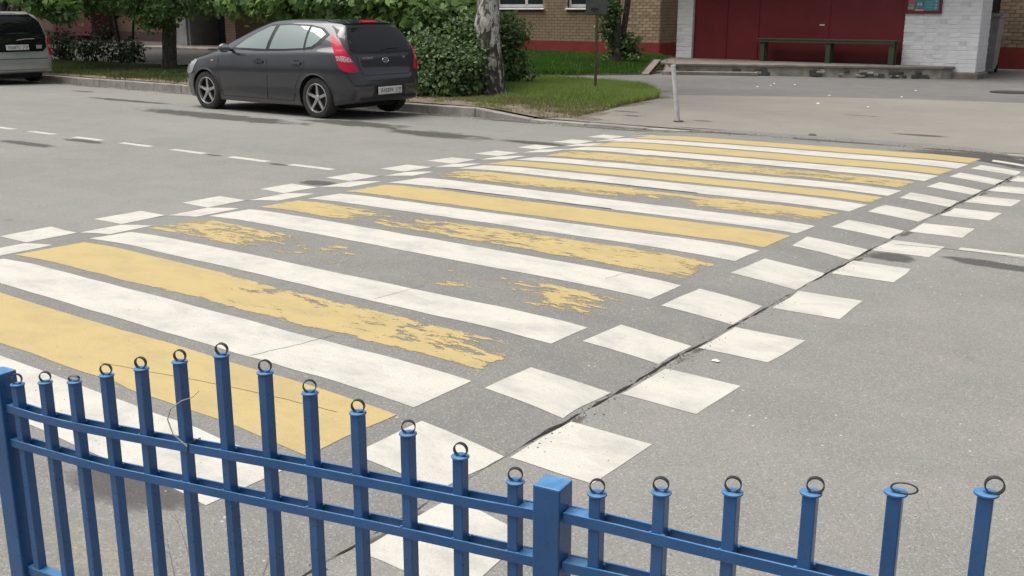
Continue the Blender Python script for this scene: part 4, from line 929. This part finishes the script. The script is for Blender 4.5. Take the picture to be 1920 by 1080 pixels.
def make_wheel(parent, loc, side, r=.315, alloy=True):
    """side +1: outer face at +y"""
    w = MB().lathe([(.06, -.08), (.17, -.07), (.175, .0), (.06, .03)], 28, 'y').build('wheel', M['trim'], parent, smooth=True); w.location = loc
    if side < 0: w.rotation_euler = (0, 0, math.pi)
    link('tyre', MB().lathe([(r * .68, -.10), (r * .88, -.105), (r * .97, -.09), (r, -.06), (r, .06), (r * .97, .09), (r * .88, .105), (r * .70, .10), (r * .67, .085), (r * .67, -.08)], 48, 'y', close=True).me('tyre', smooth=True, angle=50), M['tyre'], w)
    rim = MB().lathe([(r * .665, .06), (r * .695, .098), (r * .665, .102), (r * .64, .085), (r * .645, .05)], 48, 'y', close=True)
    rim.lathe([(.0, .072), (.045, .072), (.04, .088), (.0, .09)], 20, 'y')
    for k in range(5):
        a = 2 * math.pi * k / 5 + .31; d = Vector((math.cos(a), 0, math.sin(a))); n = Vector((-math.sin(a), 0, math.cos(a))); b = len(rim.v)
        for (q, w0, y0) in ((.03, .024, .076), (r * .65, .017, .086)):
            for (sw, dy) in ((-1, -.02), (1, -.02), (1, 0), (.25, 0), (0, -.008), (-.25, 0), (-1, 0)): rim.v.append(tuple(d * q + n * sw * w0 + Vector((0, y0 + dy, 0))))
        for e in range(7): rim.f.append([b + e, b + (e + 1) % 7, b + 7 + (e + 1) % 7, b + 7 + e])
    link('rim', rim.me('rim', smooth=True, angle=30), M['alloy'], w)
    return w

def car_body(car, P, axles, r, paint):
    v, f = loft(P); me = pydata('body', v, f); bm = bmesh.new(); bm.from_mesh(me); bmesh.ops.recalc_face_normals(bm, faces=bm.faces); bm.to_mesh(me); bm.free()
    bvh = BVHTree.FromPolygons([tuple(q) for q in v], [tuple(q) for q in f])
    o = bpy.data.objects.new('body', me); COL.objects.link(o)
    cuts = []
    for ax in axles:
        for s_ in (-1, 1):
            c = MB().lathe([(r, .0), (r, .5)], 40, 'y', (ax, .60 if s_ > 0 else -1.10, P['axz'])).me('cut'); co = bpy.data.objects.new('cut', c); COL.objects.link(co); cuts.append(co)
            md = o.modifiers.new('b', 'BOOLEAN'); md.operation = 'DIFFERENCE'; md.object = co; md.solver = 'EXACT'
    dg = bpy.context.evaluated_depsgraph_get(); dg.update(); nm = bpy.data.meshes.new_from_object(o.evaluated_get(dg))
    for c in cuts: bpy.data.objects.remove(c)
    bpy.data.objects.remove(o)
    bm = bmesh.new(); bm.from_mesh(nm)
    for fc in bm.faces:
        c = fc.calc_center_median(); fc.smooth = True
        inr = any(math.hypot(c.x - ax, c.z - P['axz']) < r + .004 for ax in axles) and all(any(math.hypot(q.co.x - ax, q.co.z - P['axz']) < r + .004 for ax in axles) for q in fc.verts)
        fc.material_index = 1 if (inr or c.z < P['sill']) else 0
    for e in bm.edges:
        if len(e.link_faces) == 2 and e.calc_face_angle(0) > math.radians(48): e.smooth = False
    bm.to_mesh(nm); bm.free(); nm.name = 'body'
    link('body', nm, [paint, M['trim']], car)
    for ax in axles:
        for s_ in (-1, 1): make_wheel(car, (ax, s_ * (P['track']), P['axz'] - .0), s_, P['wr'])
        for s_ in (-1, 1):  # arch lip
            pts = []
            for k in range(25):
                a = math.radians(-18 + k * 216 / 24); x, z = ax + math.cos(a) * (r + .006), P['axz'] + math.sin(a) * (r + .006)
                h, n_, _, _ = bvh.ray_cast(Vector((x, s_ * 3, z)), Vector((0, -s_, 0)), 5)
                if h is not None and z > .2: pts.append(h)
            if len(pts) > 3: MB().tube(pts, .012, 6).build('wheel_arch', paint, car, smooth=True)
    return bvh

hb = empty('parked_hatchback', (-13.245, 11.985, -.042), math.pi); tag(hb, 'dark grey five door hatchback with red tail lamps parked at the kerb', 'car')
HP = dict(x0=-2.13, x1=2.17, axz=.315, wr=.315, track=.755, sill=.19,
  zt=[(-2.13, .57), (-2.115, .625), (-2.09, .645), (-2.065, .68), (-2.04, .82), (-2.01, .965), (-1.95, 1.07), (-1.86, 1.20), (-1.76, 1.325), (-1.68, 1.405), (-1.55, 1.437), (-1.1, 1.468), (-.6, 1.476), (-.2, 1.455), (.15, 1.385), (.5, 1.245), (.85, 1.085), (1.05, 1.00), (1.3, .945), (1.6, .87), (1.85, .785), (2.0, .70), (2.1, .60), (2.17, .50)],
  zb=[(-2.13, .42), (-2.07, .28), (-1.9, .235), (-1.6, .20), (0, .165), (1.6, .18), (2.0, .21), (2.12, .28), (2.17, .38)],
  zs=[(-2.13, .53), (-2.09, .60), (-2.05, .66), (-2.0, .84), (-1.9, .985), (-1.6, 1.01), (-1.1, 1.0), (0, .965), (.8, .945), (1.2, .89), (1.6, .81), (1.9, .70), (2.1, .55), (2.17, .46)],
  W=[(-2.13, .60), (-2.09, .70), (-2.03, .765), (-1.93, .82), (-1.7, .862), (-1.3, .885), (0, .885), (1.2, .88), (1.6, .855), (1.85, .79), (2.0, .70), (2.1, .57), (2.17, .42)],
  wt=[(-2.13, .5), (-2.05, .62), (-1.95, .665), (-1.8, .62), (-1.65, .575), (-1.2, .60), (-.4, .62), (.1, .62), (.5, .66), (.9, .72), (1.2, .74), (1.6, .68), (2.0, .5), (2.17, .3)])
sq_ = lambda q: q if q > -1.5 else -1.5 + (q + 1.5) * .84
for k_ in ('zt', 'zb', 'zs', 'W', 'wt'): HP[k_] = [(sq_(a_), b_ - (.022 if k_ in ('W', 'wt') and a_ < -1.8 else 0)) for a_, b_ in HP[k_]]
HP['x0'] = sq_(HP['x0'])
B = car_body(hb, HP, (1.305, -1.305), .352, M['darkpaint'])
SIDE = lambda s_: dict(O=(0, s_ * 3, 0), U=(1, 0, 0), V=(0, 0, 1), D=(0, -s_, 0))
REAR = dict(O=(-5, 0, 0), U=(0, 1, 0), V=(0, 0, 1), D=(1, 0, 0))
for s_ in (1, -1):
    surround = [(.66, 1.0), (.36, 1.175), (.05, 1.31), (-.2, 1.385), (-.55, 1.40), (-1.05, 1.385), (-1.33, 1.34), (-1.50, 1.25), (-1.36, 1.11), (-1.22, 1.035), (-.6, 1.0), (0, .985)]
    skin('window_surround', B, surround, off=.003, mat=M['trim'], parent=hb, cell=.06, **SIDE(s_))
    skin('side_window', B, [(.57, 1.02), (.35, 1.155), (.1, 1.27), (-.14, 1.352), (-.27, 1.365), (-.19, 1.015)], off=.007, mat=M['carglass'], parent=hb, cell=.06, rim=.003, **SIDE(s_))
    skin('side_window', B, [(-.27, 1.02), (-.36, 1.37), (-.6, 1.378), (-1.02, 1.36), (-1.035, 1.045), (-.6, 1.025)], off=.007, mat=M['carglass'], parent=hb, cell=.06, rim=.003, **SIDE(s_))
    skin('quarter_window', B, [(-1.08, 1.055), (-1.07, 1.355), (-1.28, 1.325), (-1.42, 1.25), (-1.30, 1.13), (-1.2, 1.07)], off=.007, mat=M['carglass'], parent=hb, cell=.06, rim=.003, **SIDE(s_))
    for k, ln in enumerate([[(.93, .95), (.95, .7), (.93, .45), (.88, .26)], [(-.23, .985), (-.25, .6), (-.2, .26)], [(-1.06, 1.03), (-1.09, .8), (-1.0, .66), (-.88, .48), (-.82, .26)], [(.88, .255), (-.82, .255)]]):
        skin('door_gap', B, line_poly(ln, .011), off=.0015, mat=M['trim'], parent=hb, cell=.12, rim=.002, **SIDE(s_))
    for x in (-.05, -.91):
        h = skin('door_handle', B, [(x - .11, .815), (x - .10, .845), (x + .10, .845), (x + .11, .825), (x + .1, .805), (x - .1, .80)], off=.022, mat=M['darkpaint'], parent=hb, cell=.06, rim=.02, **SIDE(s_))
        skin('handle_cup', B, [(x - .06, .785), (x - .06, .868), (x + .05, .868), (x + .05, .785)], off=.002, mat=M['trim'], parent=hb, cell=.05, rim=.003, **SIDE(s_))
    skin('side_repeater', B, [(1.06, .80), (1.06, .825), (1.13, .82), (1.13, .80)], off=.006, mat=M['clearlens'], parent=hb, **SIDE(s_))
    # mirror
    mm = MB().lathe([(.02, -.05), (.075, -.04), (.10, .0), (.095, .05), (.085, .06)], 18, 'y'); 
    m_ = link('mirror', mm.me('mirror', smooth=True), M['darkpaint'], hb); m_.rotation_euler = (0, 0, math.radians(90)); m_.scale = (1.0, .9, .72); m_.location = (.62, s_ * 1.00, 1.02)
    link('mirror_arm', MB().obox((.60, s_ * .83, .98), (.60, s_ * .97, 1.0), .07, .04).me('mirror_arm', bevel=.01), M['trim'], hb)
    gl = MB().lathe([(.0, .0), (.078, .0), (.078, .004), (.0, .004)], 18, 'y'); g_ = link('mirror_glass', gl.me('mirror_glass'), M['chrome'], hb); g_.rotation_euler = (0, 0, math.radians(90)); g_.scale = (1, 1, .72); g_.location = (.555, s_ * 1.0, 1.02)
    # tail lamp on the rear corner, seen along the diagonal
    a = math.radians(46); Dg = (math.cos(a), -s_ * math.sin(a), 0); Ug = (math.sin(a) , s_ * math.cos(a), 0)
    Og = Vector((-1.75, s_ * .70, 0)) - Vector(Dg) * 3
    LP = [(.17, 1.235), (.12, 1.222), (-.01, 1.07), (-.13, .89), (-.215, .735), (-.215, .715), (-.13, .708), (-.03, .722), (.045, .765), (.085, .86), (.12, .98), (.15, 1.10)]
    kw = dict(O=Og, U=Ug, V=(0, 0, 1), D=Dg)
    tl = skin('tail_lamp', B, LP, off=.012, mat=M['redlens'], parent=hb, cell=.035, rim=.012, **kw)
    skin('clear_band', B, [(.105, .945), (.0, .945), (-.10, .92), (-.145, .855), (-.03, .86), (.08, .88)], off=.0155, mat=M['clearlens'], parent=tl, cell=.03, rim=.003, **kw)
    hl = skin('headlamp', B, [(1.66, .60), (1.60, .70), (1.50, .80), (1.62, .82), (1.85, .765), (1.98, .67), (1.95, .60), (1.8, .57)], off=.008, mat=M['headlens'], parent=hb, cell=.05, **SIDE(s_))
# rear
skin('window_surround', B, [(-.60, 1.375), (-.70, 1.22), (-.755, 1.0), (-.66, .972), (0, .958), (.66, .972), (.755, 1.0), (.70, 1.22), (.60, 1.375), (0, 1.385)], off=.003, mat=M['trim'], parent=hb, cell=.06, **REAR)
skin('rear_window', B, [(-.55, 1.34), (-.63, 1.2), (-.68, 1.03), (-.6, 1.002), (0, .99), (.6, 1.002), (.68, 1.03), (.63, 1.2), (.55, 1.34), (0, 1.352)], off=.007, mat=M['rearglass'], parent=hb, cell=.06, rim=.003, **REAR)
skin('spoiler', B, [(-.53, 1.395), (-.55, 1.432), (0, 1.45), (.55, 1.432), (.53, 1.395), (0, 1.405)], off=.02, mat=M['darkpaint'], parent=hb, cell=.05, rim=.02, **REAR)
skin('brake_lamp', B, [(-.16, 1.408), (-.16, 1.428), (.16, 1.428), (.16, 1.408)], off=.024, mat=M['redlens'], parent=hb, cell=.05, rim=.005, **REAR)
for ln in ([(-.60, .95), (-.58, .80), (-.52, .68), (-.46, .655), (.46, .655), (.52, .68), (.58, .80), (.60, .95)], [(-.66, .52), (-.3, .50), (.3, .50), (.66, .52)]):
    skin('panel_gap', B, line_poly(ln, .012), off=.0015, mat=M['trim'], parent=hb, cell=.1, rim=.002, **REAR)
skin('bumper_insert', B, [(-.36, .335), (-.33, .50), (.33, .50), (.36, .335)], off=.002, mat=M['trim'], parent=hb, cell=.08, rim=.003, **REAR)
skin('bumper_strip', B, [(-.62, .335), (-.6, .30), (.6, .30), (.62, .335)], off=.006, mat=M['trim'], parent=hb, cell=.08, rim=.006, **REAR)
rx = -2.052
pl = link('number_plate', MB().box(-.006, .006, -.26, .26, -.056, .056).me('number_plate', bevel=.003), M['plate'], hb); pl.location = (rx, .02, .425)
def plate_text(parent, a, b, dx=-.0075):
    for (tx, y, s_, z) in ((a, .07, .088, -.002), (b, -.195, .07, .010), ('RUS', -.20, .026, -.040)):
        o = link('plate_lettering', text_me(tx, s_, .0006), M['platetext'], parent); o.rotation_euler = (math.pi / 2, 0, -math.pi / 2); o.location = (dx, y, z); o.scale = (.92, 1, 1)
    link('plate_divider', MB().box(dx - .0008, dx + .001, -.128, -.124, -.052, .052).me('plate_divider'), M['platetext'], parent)
plate_text(pl, '\u0410103\u0423\u041a', '199')
em = MB()
pts = [(0, .062 * math.cos(t), .034 * math.sin(t)) for t in np.linspace(0, 2 * math.pi, 29)]; em.tube(pts, .006, 6, cap=False)
em.obox((0, .030, -.024), (0, .016, .024), .012, .012, up=(1, 0, 0)); em.obox((0, -.016, -.024), (0, -.030, .024), .012, .012, up=(1, 0, 0)); em.obox((0, .022, -.006), (0, -.022, .006), .010, .010, up=(1, 0, 0))
h_, n_, _, _ = B.ray_cast(Vector((-5, 0, .87)), Vector((1, 0, 0)), 5)
e_ = link('emblem', em.me('emblem', smooth=True), M['chrome'], hb); e_.location = h_ + Vector((-.008, 0, 0)); e_.rotation_euler = (0, math.radians(14), 0)
for tx, y, z in (('HYUNDAI', .38, .905), ('i30', -.42, .905)):
    h_, n_, _, _ = B.ray_cast(Vector((-5, y, z)), Vector((1, 0, 0)), 5); o = link('badge_lettering', text_me(tx, .048, .003), M['chrome'], hb); o.rotation_euler = (math.pi / 2, 0, -math.pi / 2); o.location = h_ + Vector((-.006, 0, 0))
w_ = MB().tube([(-1.925, .05, 1.02), (-1.91, -.12, 1.045), (-1.905, -.34, 1.05)], .009, 6); link('wiper', w_.me('wiper'), M['trim'], hb)
MB().tube([(-1.35, 0, 1.46), (-1.47, 0, 1.55)], [.006, .003], 6).build('aerial', M['trim'], hb)
MB().box(-1.6, 1.8, -.55, .55, .15, .24).build('underbody', M['black'], hb)
vn = empty('parked_estate_car', (-25.1, 12.55, -.06), math.pi); tag(vn, 'silver estate car with black tailgate glass parked at the far kerb', 'car')
VP = dict(x0=-2.22, x1=2.2, axz=.32, wr=.32, track=.76, sill=.2,
  zt=[(-2.22, .50), (-2.20, .60), (-2.17, .66), (-2.15, .80), (-2.12, 1.02), (-2.05, 1.28), (-1.98, 1.45), (-1.9, 1.53), (-1.7, 1.565), (-1.0, 1.59), (-.3, 1.58), (.2, 1.50), (.6, 1.33), (1.0, 1.12), (1.2, 1.04), (1.6, .95), (1.9, .85), (2.1, .68), (2.2, .55)],
  zb=[(-2.22, .36), (-2.18, .27), (-1.9, .22), (0, .18), (1.9, .22), (2.1, .28), (2.2, .38)],
  zs=[(-2.22, .46), (-2.19, .58), (-2.15, .74), (-2.08, .98), (-1.9, 1.02), (0, .98), (.9, .96), (1.5, .88), (1.9, .75), (2.1, .58), (2.2, .48)],
  W=[(-2.22, .66), (-2.19, .76), (-2.12, .83), (-1.95, .865), (-1.5, .88), (0, .88), (1.3, .87), (1.8, .80), (2.0, .70), (2.2, .45)],
  wt=[(-2.22, .55), (-2.12, .74), (-2.02, .70), (-1.9, .65), (-1., .64), (.2, .64), (.7, .68), (1.2, .73), (1.7, .66), (2.2, .35)])
B2 = car_body(vn, VP, (1.33, -1.33), .36, M['silverpaint'])
skin('rear_window', B2, [(-.50, 1.50), (-.66, 1.36), (-.72, 1.05), (-.70, .80), (-.60, .715), (.60, .715), (.70, .80), (.72, 1.05), (.66, 1.36), (.50, 1.50)], off=.006, mat=M['rearglass'], parent=vn, cell=.06, rim=.006, **REAR)
skin('spoiler', B2, [(-.5, 1.50), (-.52, 1.545), (.52, 1.545), (.5, 1.50)], off=.03, mat=M['silverpaint'], parent=vn, cell=.05, rim=.03, **REAR)
skin('brake_lamp', B2, [(-.18, 1.515), (-.18, 1.535), (.18, 1.535), (.18, 1.515)], off=.036, mat=M['headlens'], parent=vn, cell=.05, rim=.005, **REAR)
for s_ in (-1, 1):
    tl = skin('tail_lamp', B2, [(s_ * .735, .63), (s_ * .735, .98), (s_ * .775, 1.05), (s_ * .80, 1.04), (s_ * .845, .84), (s_ * .85, .70), (s_ * .80, .62)][::-s_], off=.012, mat=M['redlens'], parent=vn, cell=.035, rim=.012, **REAR)
    skin('clear_band', B2, [(s_ * .75, .79), (s_ * .75, .86), (s_ * .83, .85), (s_ * .83, .79)][::-s_], off=.017, mat=M['headlens'], parent=tl, cell=.03, rim=.003, **REAR)
    skin('reversing_lamp', B2, [(s_ * .46, .77), (s_ * .46, .85), (s_ * .60, .85), (s_ * .58, .77)][::-s_], off=.012, mat=M['headlens'], parent=vn, cell=.05, rim=.006, **REAR)
    skin('side_window', B2, [(.75, 1.02), (.3, 1.32), (0, 1.45), (-1.1, 1.47), (-1.75, 1.40), (-1.8, 1.06), (0, 1.0)], off=.005, mat=M['rearglass'], parent=vn, cell=.08, **SIDE(s_))
skin('bumper_lower', B2, [(-.70, .255), (-.72, .33), (.72, .33), (.70, .255)], off=.004, mat=M['trim'], parent=vn, cell=.08, **REAR)
skin('panel_gap', B2, line_poly([(-.78, .56), (.78, .56)], .014), off=.002, mat=M['trim'], parent=vn, cell=.1, rim=.002, **REAR)
p2 = link('number_plate', MB().box(-.006, .006, -.26, .26, -.056, .056).me('number_plate', bevel=.003), M['plate'], vn); p2.location = (-2.20, 0, .81); p2.rotation_euler = (0, math.radians(6), 0)
plate_text(p2, '\u0420268\u0422\u0421', '750')
MB().box(-2.0, 1.8, -.6, .6, .14, .24).build('underbody', M['black'], vn)
w_ = MB().tube([(-2.19, .0, .96), (-2.175, -.2, .985), (-2.17, -.42, .99)], .008, 6); link('wiper', w_.me('wiper'), M['headlens'], vn)

# ------------------------------------------------------------------ blue fence
fe = empty('fence', (0, FY0, 0)); tag(fe, 'blue painted steel railing with ringed pickets in the foreground', 'fence'); fi = Matrix.Translation((0, -FY0, 0))
FR = Matrix.Rotation(math.atan(FM), 4, 'Z')
def fz(o): o.matrix_parent_inverse = fi; return o
pk = [(-2.375, .696), (-2.271, .72), (-2.167, .74), (-2.056, .775), (-1.942, .81), (-1.823, .846), (-1.702, .88), (-1.586, .863), (-1.473, .841), (-1.358, .822), (-1.243, .803), (-1.129, .782), (-1.015, .759),
      (-.857, .773), (-.743, .803), (-.625, .831), (-.505, .859), (-.385, .888), (-.267, .915), (-.150, .893), (-.033, .865), (.084, .84), (.2, .815), (.316, .80)]
upz = lambda s: float(np.interp(s, [-2.47, -2.33, -2.18, -2.045, -1.93, -1.73, -1.5, -1.26, -1.03, -.97, -.9, -.64, -.44, .5], [.648, .642, .646, .654, .662, .676, .692, .705, .719, .724, .735, .737, .741, .75]))
loz = lambda s: float(np.interp(s, [-2.47, -2.27, -2.08, -1.94, -1.62, -1.46, -1.26, -1.03, -.97, -.9, -.76, .5], [.556, .557, .561, .570, .591, .603, .617, .629, .633, .640, .648, .66]))
def fbox(s0, s1, n0, n1, z0, z1): # box in fence frame; z may vary along s
    mb = MB(); z0 = z0 if isinstance(z0, tuple) else (z0, z0); z1 = z1 if isinstance(z1, tuple) else (z1, z1)
    p = [fpt(s0, 0, n0), fpt(s1, 0, n0), fpt(s1, 0, n1), fpt(s0, 0, n1)]; mb.prism([(q[0], q[1]) for q in p], [z0[0], z0[1], z0[1], z0[0]], [z1[0], z1[1], z1[1], z1[0]]); return mb
for s0, top in ((-2.462, .722), (-.967, .777), (.44, .80)):
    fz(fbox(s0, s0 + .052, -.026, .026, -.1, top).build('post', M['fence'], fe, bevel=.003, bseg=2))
for (a, b) in ((-2.408, -.969), (-.913, .438)):
    inner = [q[0] for q in pk if a < q[0] < b]; knots = sorted(set([a, b] + list(np.linspace(a, b, 14))))
    for zf, nm_ in ((upz, 'upper_rail'), (loz, 'lower_rail')):
        for n0, n1, sfx in ((-.0165, -.0125, 'front'), (.0125, .0165, 'rear')):
            mb = MB()
            for p, q in zip(knots[:-1], knots[1:]):
                t = fbox(p, q, n0, n1, (zf(p) - .019, zf(q) - .019), (zf(p), zf(q))); k = len(mb.v); mb.v += t.v; mb.f += [[k + i for i in w] for w in t.f]
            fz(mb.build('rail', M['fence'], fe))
        for (p, q) in ((a, inner[0] - .011), (inner[-1] + .011, b)):
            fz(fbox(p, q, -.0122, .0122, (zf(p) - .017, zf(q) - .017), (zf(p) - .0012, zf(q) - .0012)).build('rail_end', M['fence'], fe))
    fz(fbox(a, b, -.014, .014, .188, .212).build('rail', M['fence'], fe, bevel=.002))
ring_me = MB()
R_ = .0125
prof = []
for k in range(22):
    t = 2 * math.pi * k / 22
    for (rr, yy) in ((R_ - .0009, -.004), (R_ + .0009, -.004), (R_ + .0009, .004), (R_ - .0009, .004)): ring_me.v.append((rr * math.cos(t), yy, rr * math.sin(t)))
for k in range(22):
    for j in range(4): a = k * 4 + j; b = k * 4 + (j + 1) % 4; c = ((k + 1) % 22) * 4 + (j + 1) % 4; d = ((k + 1) % 22) * 4 + j; ring_me.f.append([a, b, c, d])
ring_me = ring_me.me('ring', smooth=True, angle=40); ring_me.materials.append(M['ring'])
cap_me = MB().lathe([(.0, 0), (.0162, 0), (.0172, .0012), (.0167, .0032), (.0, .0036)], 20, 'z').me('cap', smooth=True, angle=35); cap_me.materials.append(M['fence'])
random.seed(3)
bead = MB().lathe([(.0, -.003), (.0026, -.002), (.0034, 0), (.0026, .002), (.0, .003)], 8, 'z').me('weld_bead', smooth=True); bead.materials.append(M['fence'])
for i, (s_, z) in enumerate(pk):
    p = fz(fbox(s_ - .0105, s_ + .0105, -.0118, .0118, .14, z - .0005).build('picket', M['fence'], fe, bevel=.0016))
    for zf in (upz, loz):
        for sx, nn2 in ((-.0112, -.0128), (.0112, -.0128), (.0112, .012)):
            w = bpy.data.objects.new('weld_bead', bead); COL.objects.link(w); w.parent = p; w.location = Vector(fpt(s_ + sx, zf(s_) - random.uniform(.001, .004), nn2)); w.scale = (random.uniform(.8, 1.5), random.uniform(.8, 1.3), random.uniform(.8, 1.4))
    w = bpy.data.objects.new('weld_bead', bead); COL.objects.link(w); w.parent = p; w.location = Vector(fpt(s_ + .001, z + .0042)); w.scale = (1.7, 1.3, .8)
    c = bpy.data.objects.new('cap', cap_me); COL.objects.link(c); c.parent = p; c.location = Vector(fpt(s_, z)); 
    r = bpy.data.objects.new('ring', ring_me); COL.objects.link(r); r.parent = p
    tilt = {2: .35, 17: -.25}.get(i, random.uniform(-.08, .08)); side = .006 if i in (16,) else (.011 if i in (17,) else .009 if i in (18,) else .002 * random.uniform(-1, 1))
    rz_ = math.atan(FM) + math.radians(22) + random.uniform(-.25, .25)
    zc = z + .0026 + (R_ + .001) * max(.25, math.cos(tilt)) * .96
    if i == 17: r.scale = (1.45, .8, .62)
    if i == 2: r.scale = (1.0, .8, .55)
    r.location = Vector(fpt(s_ + side, z + .003 + R_ * r.scale[2])); r.rotation_euler = (tilt, 0, rz_)
for i in (5,): pass
wr = MB().tube([fpt(-1.80, .668, -.02), fpt(-1.835, .69, -.024), fpt(-1.85, .72, -.022), fpt(-1.842, .745, -.018), fpt(-1.81, .768, -.016), fpt(-1.775, .783, -.018), fpt(-1.752, .802, -.02)], [.0014, .0013, .0013, .0012, .0012, .001, .0007], 6)
tag(wr.build('twig', M['wire'], smooth=True), 'pale thin bent twig caught on the blue railing', 'twig')
tie = MB().tube([fpt(-1.800, .6735, -.0180), fpt(-1.803, .652, -.0180), fpt(-1.803, .651, .018), fpt(-1.800, .6735, .018), fpt(-1.800, .6735, -.0180)], .0012, 6); tag(tie.build('tie_wire', M['iron']), 'dark tie wire looped round the upper rail below the twig', 'wire')
# dry stalks by the fence
for k, (s0, h, lean) in enumerate(((-1.86, .50, .03), (-1.93, .42, -.08), (-1.80, .46, .06), (-2.02, .35, -.04))):
    b0 = Vector(fpt(s0, -.05, .12)); pts = [b0, b0 + Vector((lean * .3, 0, h * .4)), b0 + Vector((lean * .8, .01, h * .75)), b0 + Vector((lean * 1.6, .02, h))]
    st = MB().tube(pts, [.0012, .001, .0008, .0005], 5)
    for j in range(5):
        t = pts[2].lerp(pts[3], j / 5); st.tube([t, t + Vector((random.uniform(-.03, .03), random.uniform(-.03, .03), random.uniform(0, .04)))], [.0007, .0003], 4)
    tag(st.build('dry_stalk', M['wire'], smooth=True), ['tall upright dry grass stalk behind the railing', 'dry grass stalk leaning left behind the railing', 'dry grass stalk leaning right behind the railing', 'shortest dry grass stalk behind the railing'][k], 'stalk', 'dry stalks behind the railing')

# ------------------------------------------------------------------ small things on the ground
mh = empty('manhole_cover', (-4.55, 22.6, float(yz(-4.55, 22.6)) + .004)); tag(mh, 'round iron manhole cover set in the dark asphalt path', 'manhole')
MB().lathe([(.0, 0), (.30, 0), (.30, .012), (.0, .014)], 32, 'z').build('lid', M['iron'], mh); MB().lathe([(.31, 0), (.40, 0), (.40, .010), (.31, .012)], 32, 'z', close=True).build('rim', M['iron'], mh)
lit = [(-9.1, 20.85), (-9.22, 22.0), (-8.74, 21.95), (-7.04, 19.43), (-5.86, 19.88), (-6.16, 21.81), (-6.57, 17.61), (-9.05, 21.4), (-5.65, 17.43)]
for k, (x, y) in enumerate(lit):
    s_ = .024 + .014 * random.random(); z = float(yz(x, y)) + .009
    vv = [(-s_, -s_ * .6, .0), (s_ * .8, -s_ * .7, .004), (s_, s_ * .5, .0), (-s_ * .1, s_ * .8, .012), (-s_ * .9, s_ * .4, .002), (0, 0, .02)]
    o = link('paper_scrap', pydata('paper_scrap', vv, [(0, 1, 5), (1, 2, 5), (2, 3, 5), (3, 4, 5), (4, 0, 5), (4, 3, 2, 1, 0)]), M['litter']); o.location = (x, y, z); o.rotation_euler.z = k * 1.3
    tag(o, ['leftmost tiny white paper scrap on the asphalt before the entrance', 'third white scrap from the left on the dark path before the bench', 'fourth white scrap from the left on the dark path before the bench', 'white scrap on the edge between dark path and pale asphalt', 'white scrap near the path edge below the white pillar', 'white scrap on the dark path farthest right below the white pillar', 'white scrap on the pale asphalt below the bench', 'second white scrap from the left on the dark path', 'white scrap on the pale asphalt farthest right'][k], 'litter', 'paper scraps before the entrance')
vv = [(-.055, -.03, 0), (.05, -.035, .004), (.06, .02, 0), (.0, .04, .01), (-.06, .03, .002), (0, 0, .028)]
o = link('paper_scrap', pydata('paper_scrap', vv, [(0, 1, 5), (1, 2, 5), (2, 3, 5), (3, 4, 5), (4, 0, 5), (4, 3, 2, 1, 0)]), M['litter']); o.location = (-9.85, 15.9, .13); tag(o, 'white crumpled paper lying in the verge grass', 'litter')
rk = MB().lathe([(.0, 0), (.045, .0), (.055, .012), (.03, .025), (.0, .03)], 9, 'z').me('clod', smooth=True)
for q in rk.vertices: q.co *= 1 + .35 * float(vnoise(q.co.x * 40, q.co.y * 40 + q.co.z * 30))
o = link('clod', rk, M['stone']); o.location = (-5.08, 13.5, -.028); tag(o, 'dark clod of dirt on the pale asphalt behind the flush kerb', 'clod')
o = link('paper_scrap', pydata('paper_scrap', [tuple(c * .35 for c in q) for q in vv], [(0, 1, 5), (1, 2, 5), (2, 3, 5), (3, 4, 5), (4, 0, 5), (4, 3, 2, 1, 0)]), M['litter']); o.location = (-2.0, 4.3, float(rz(-2.0, 4.3)) + .004); tag(o, 'tiny white scrap on the road beside the checkered squares', 'litter')
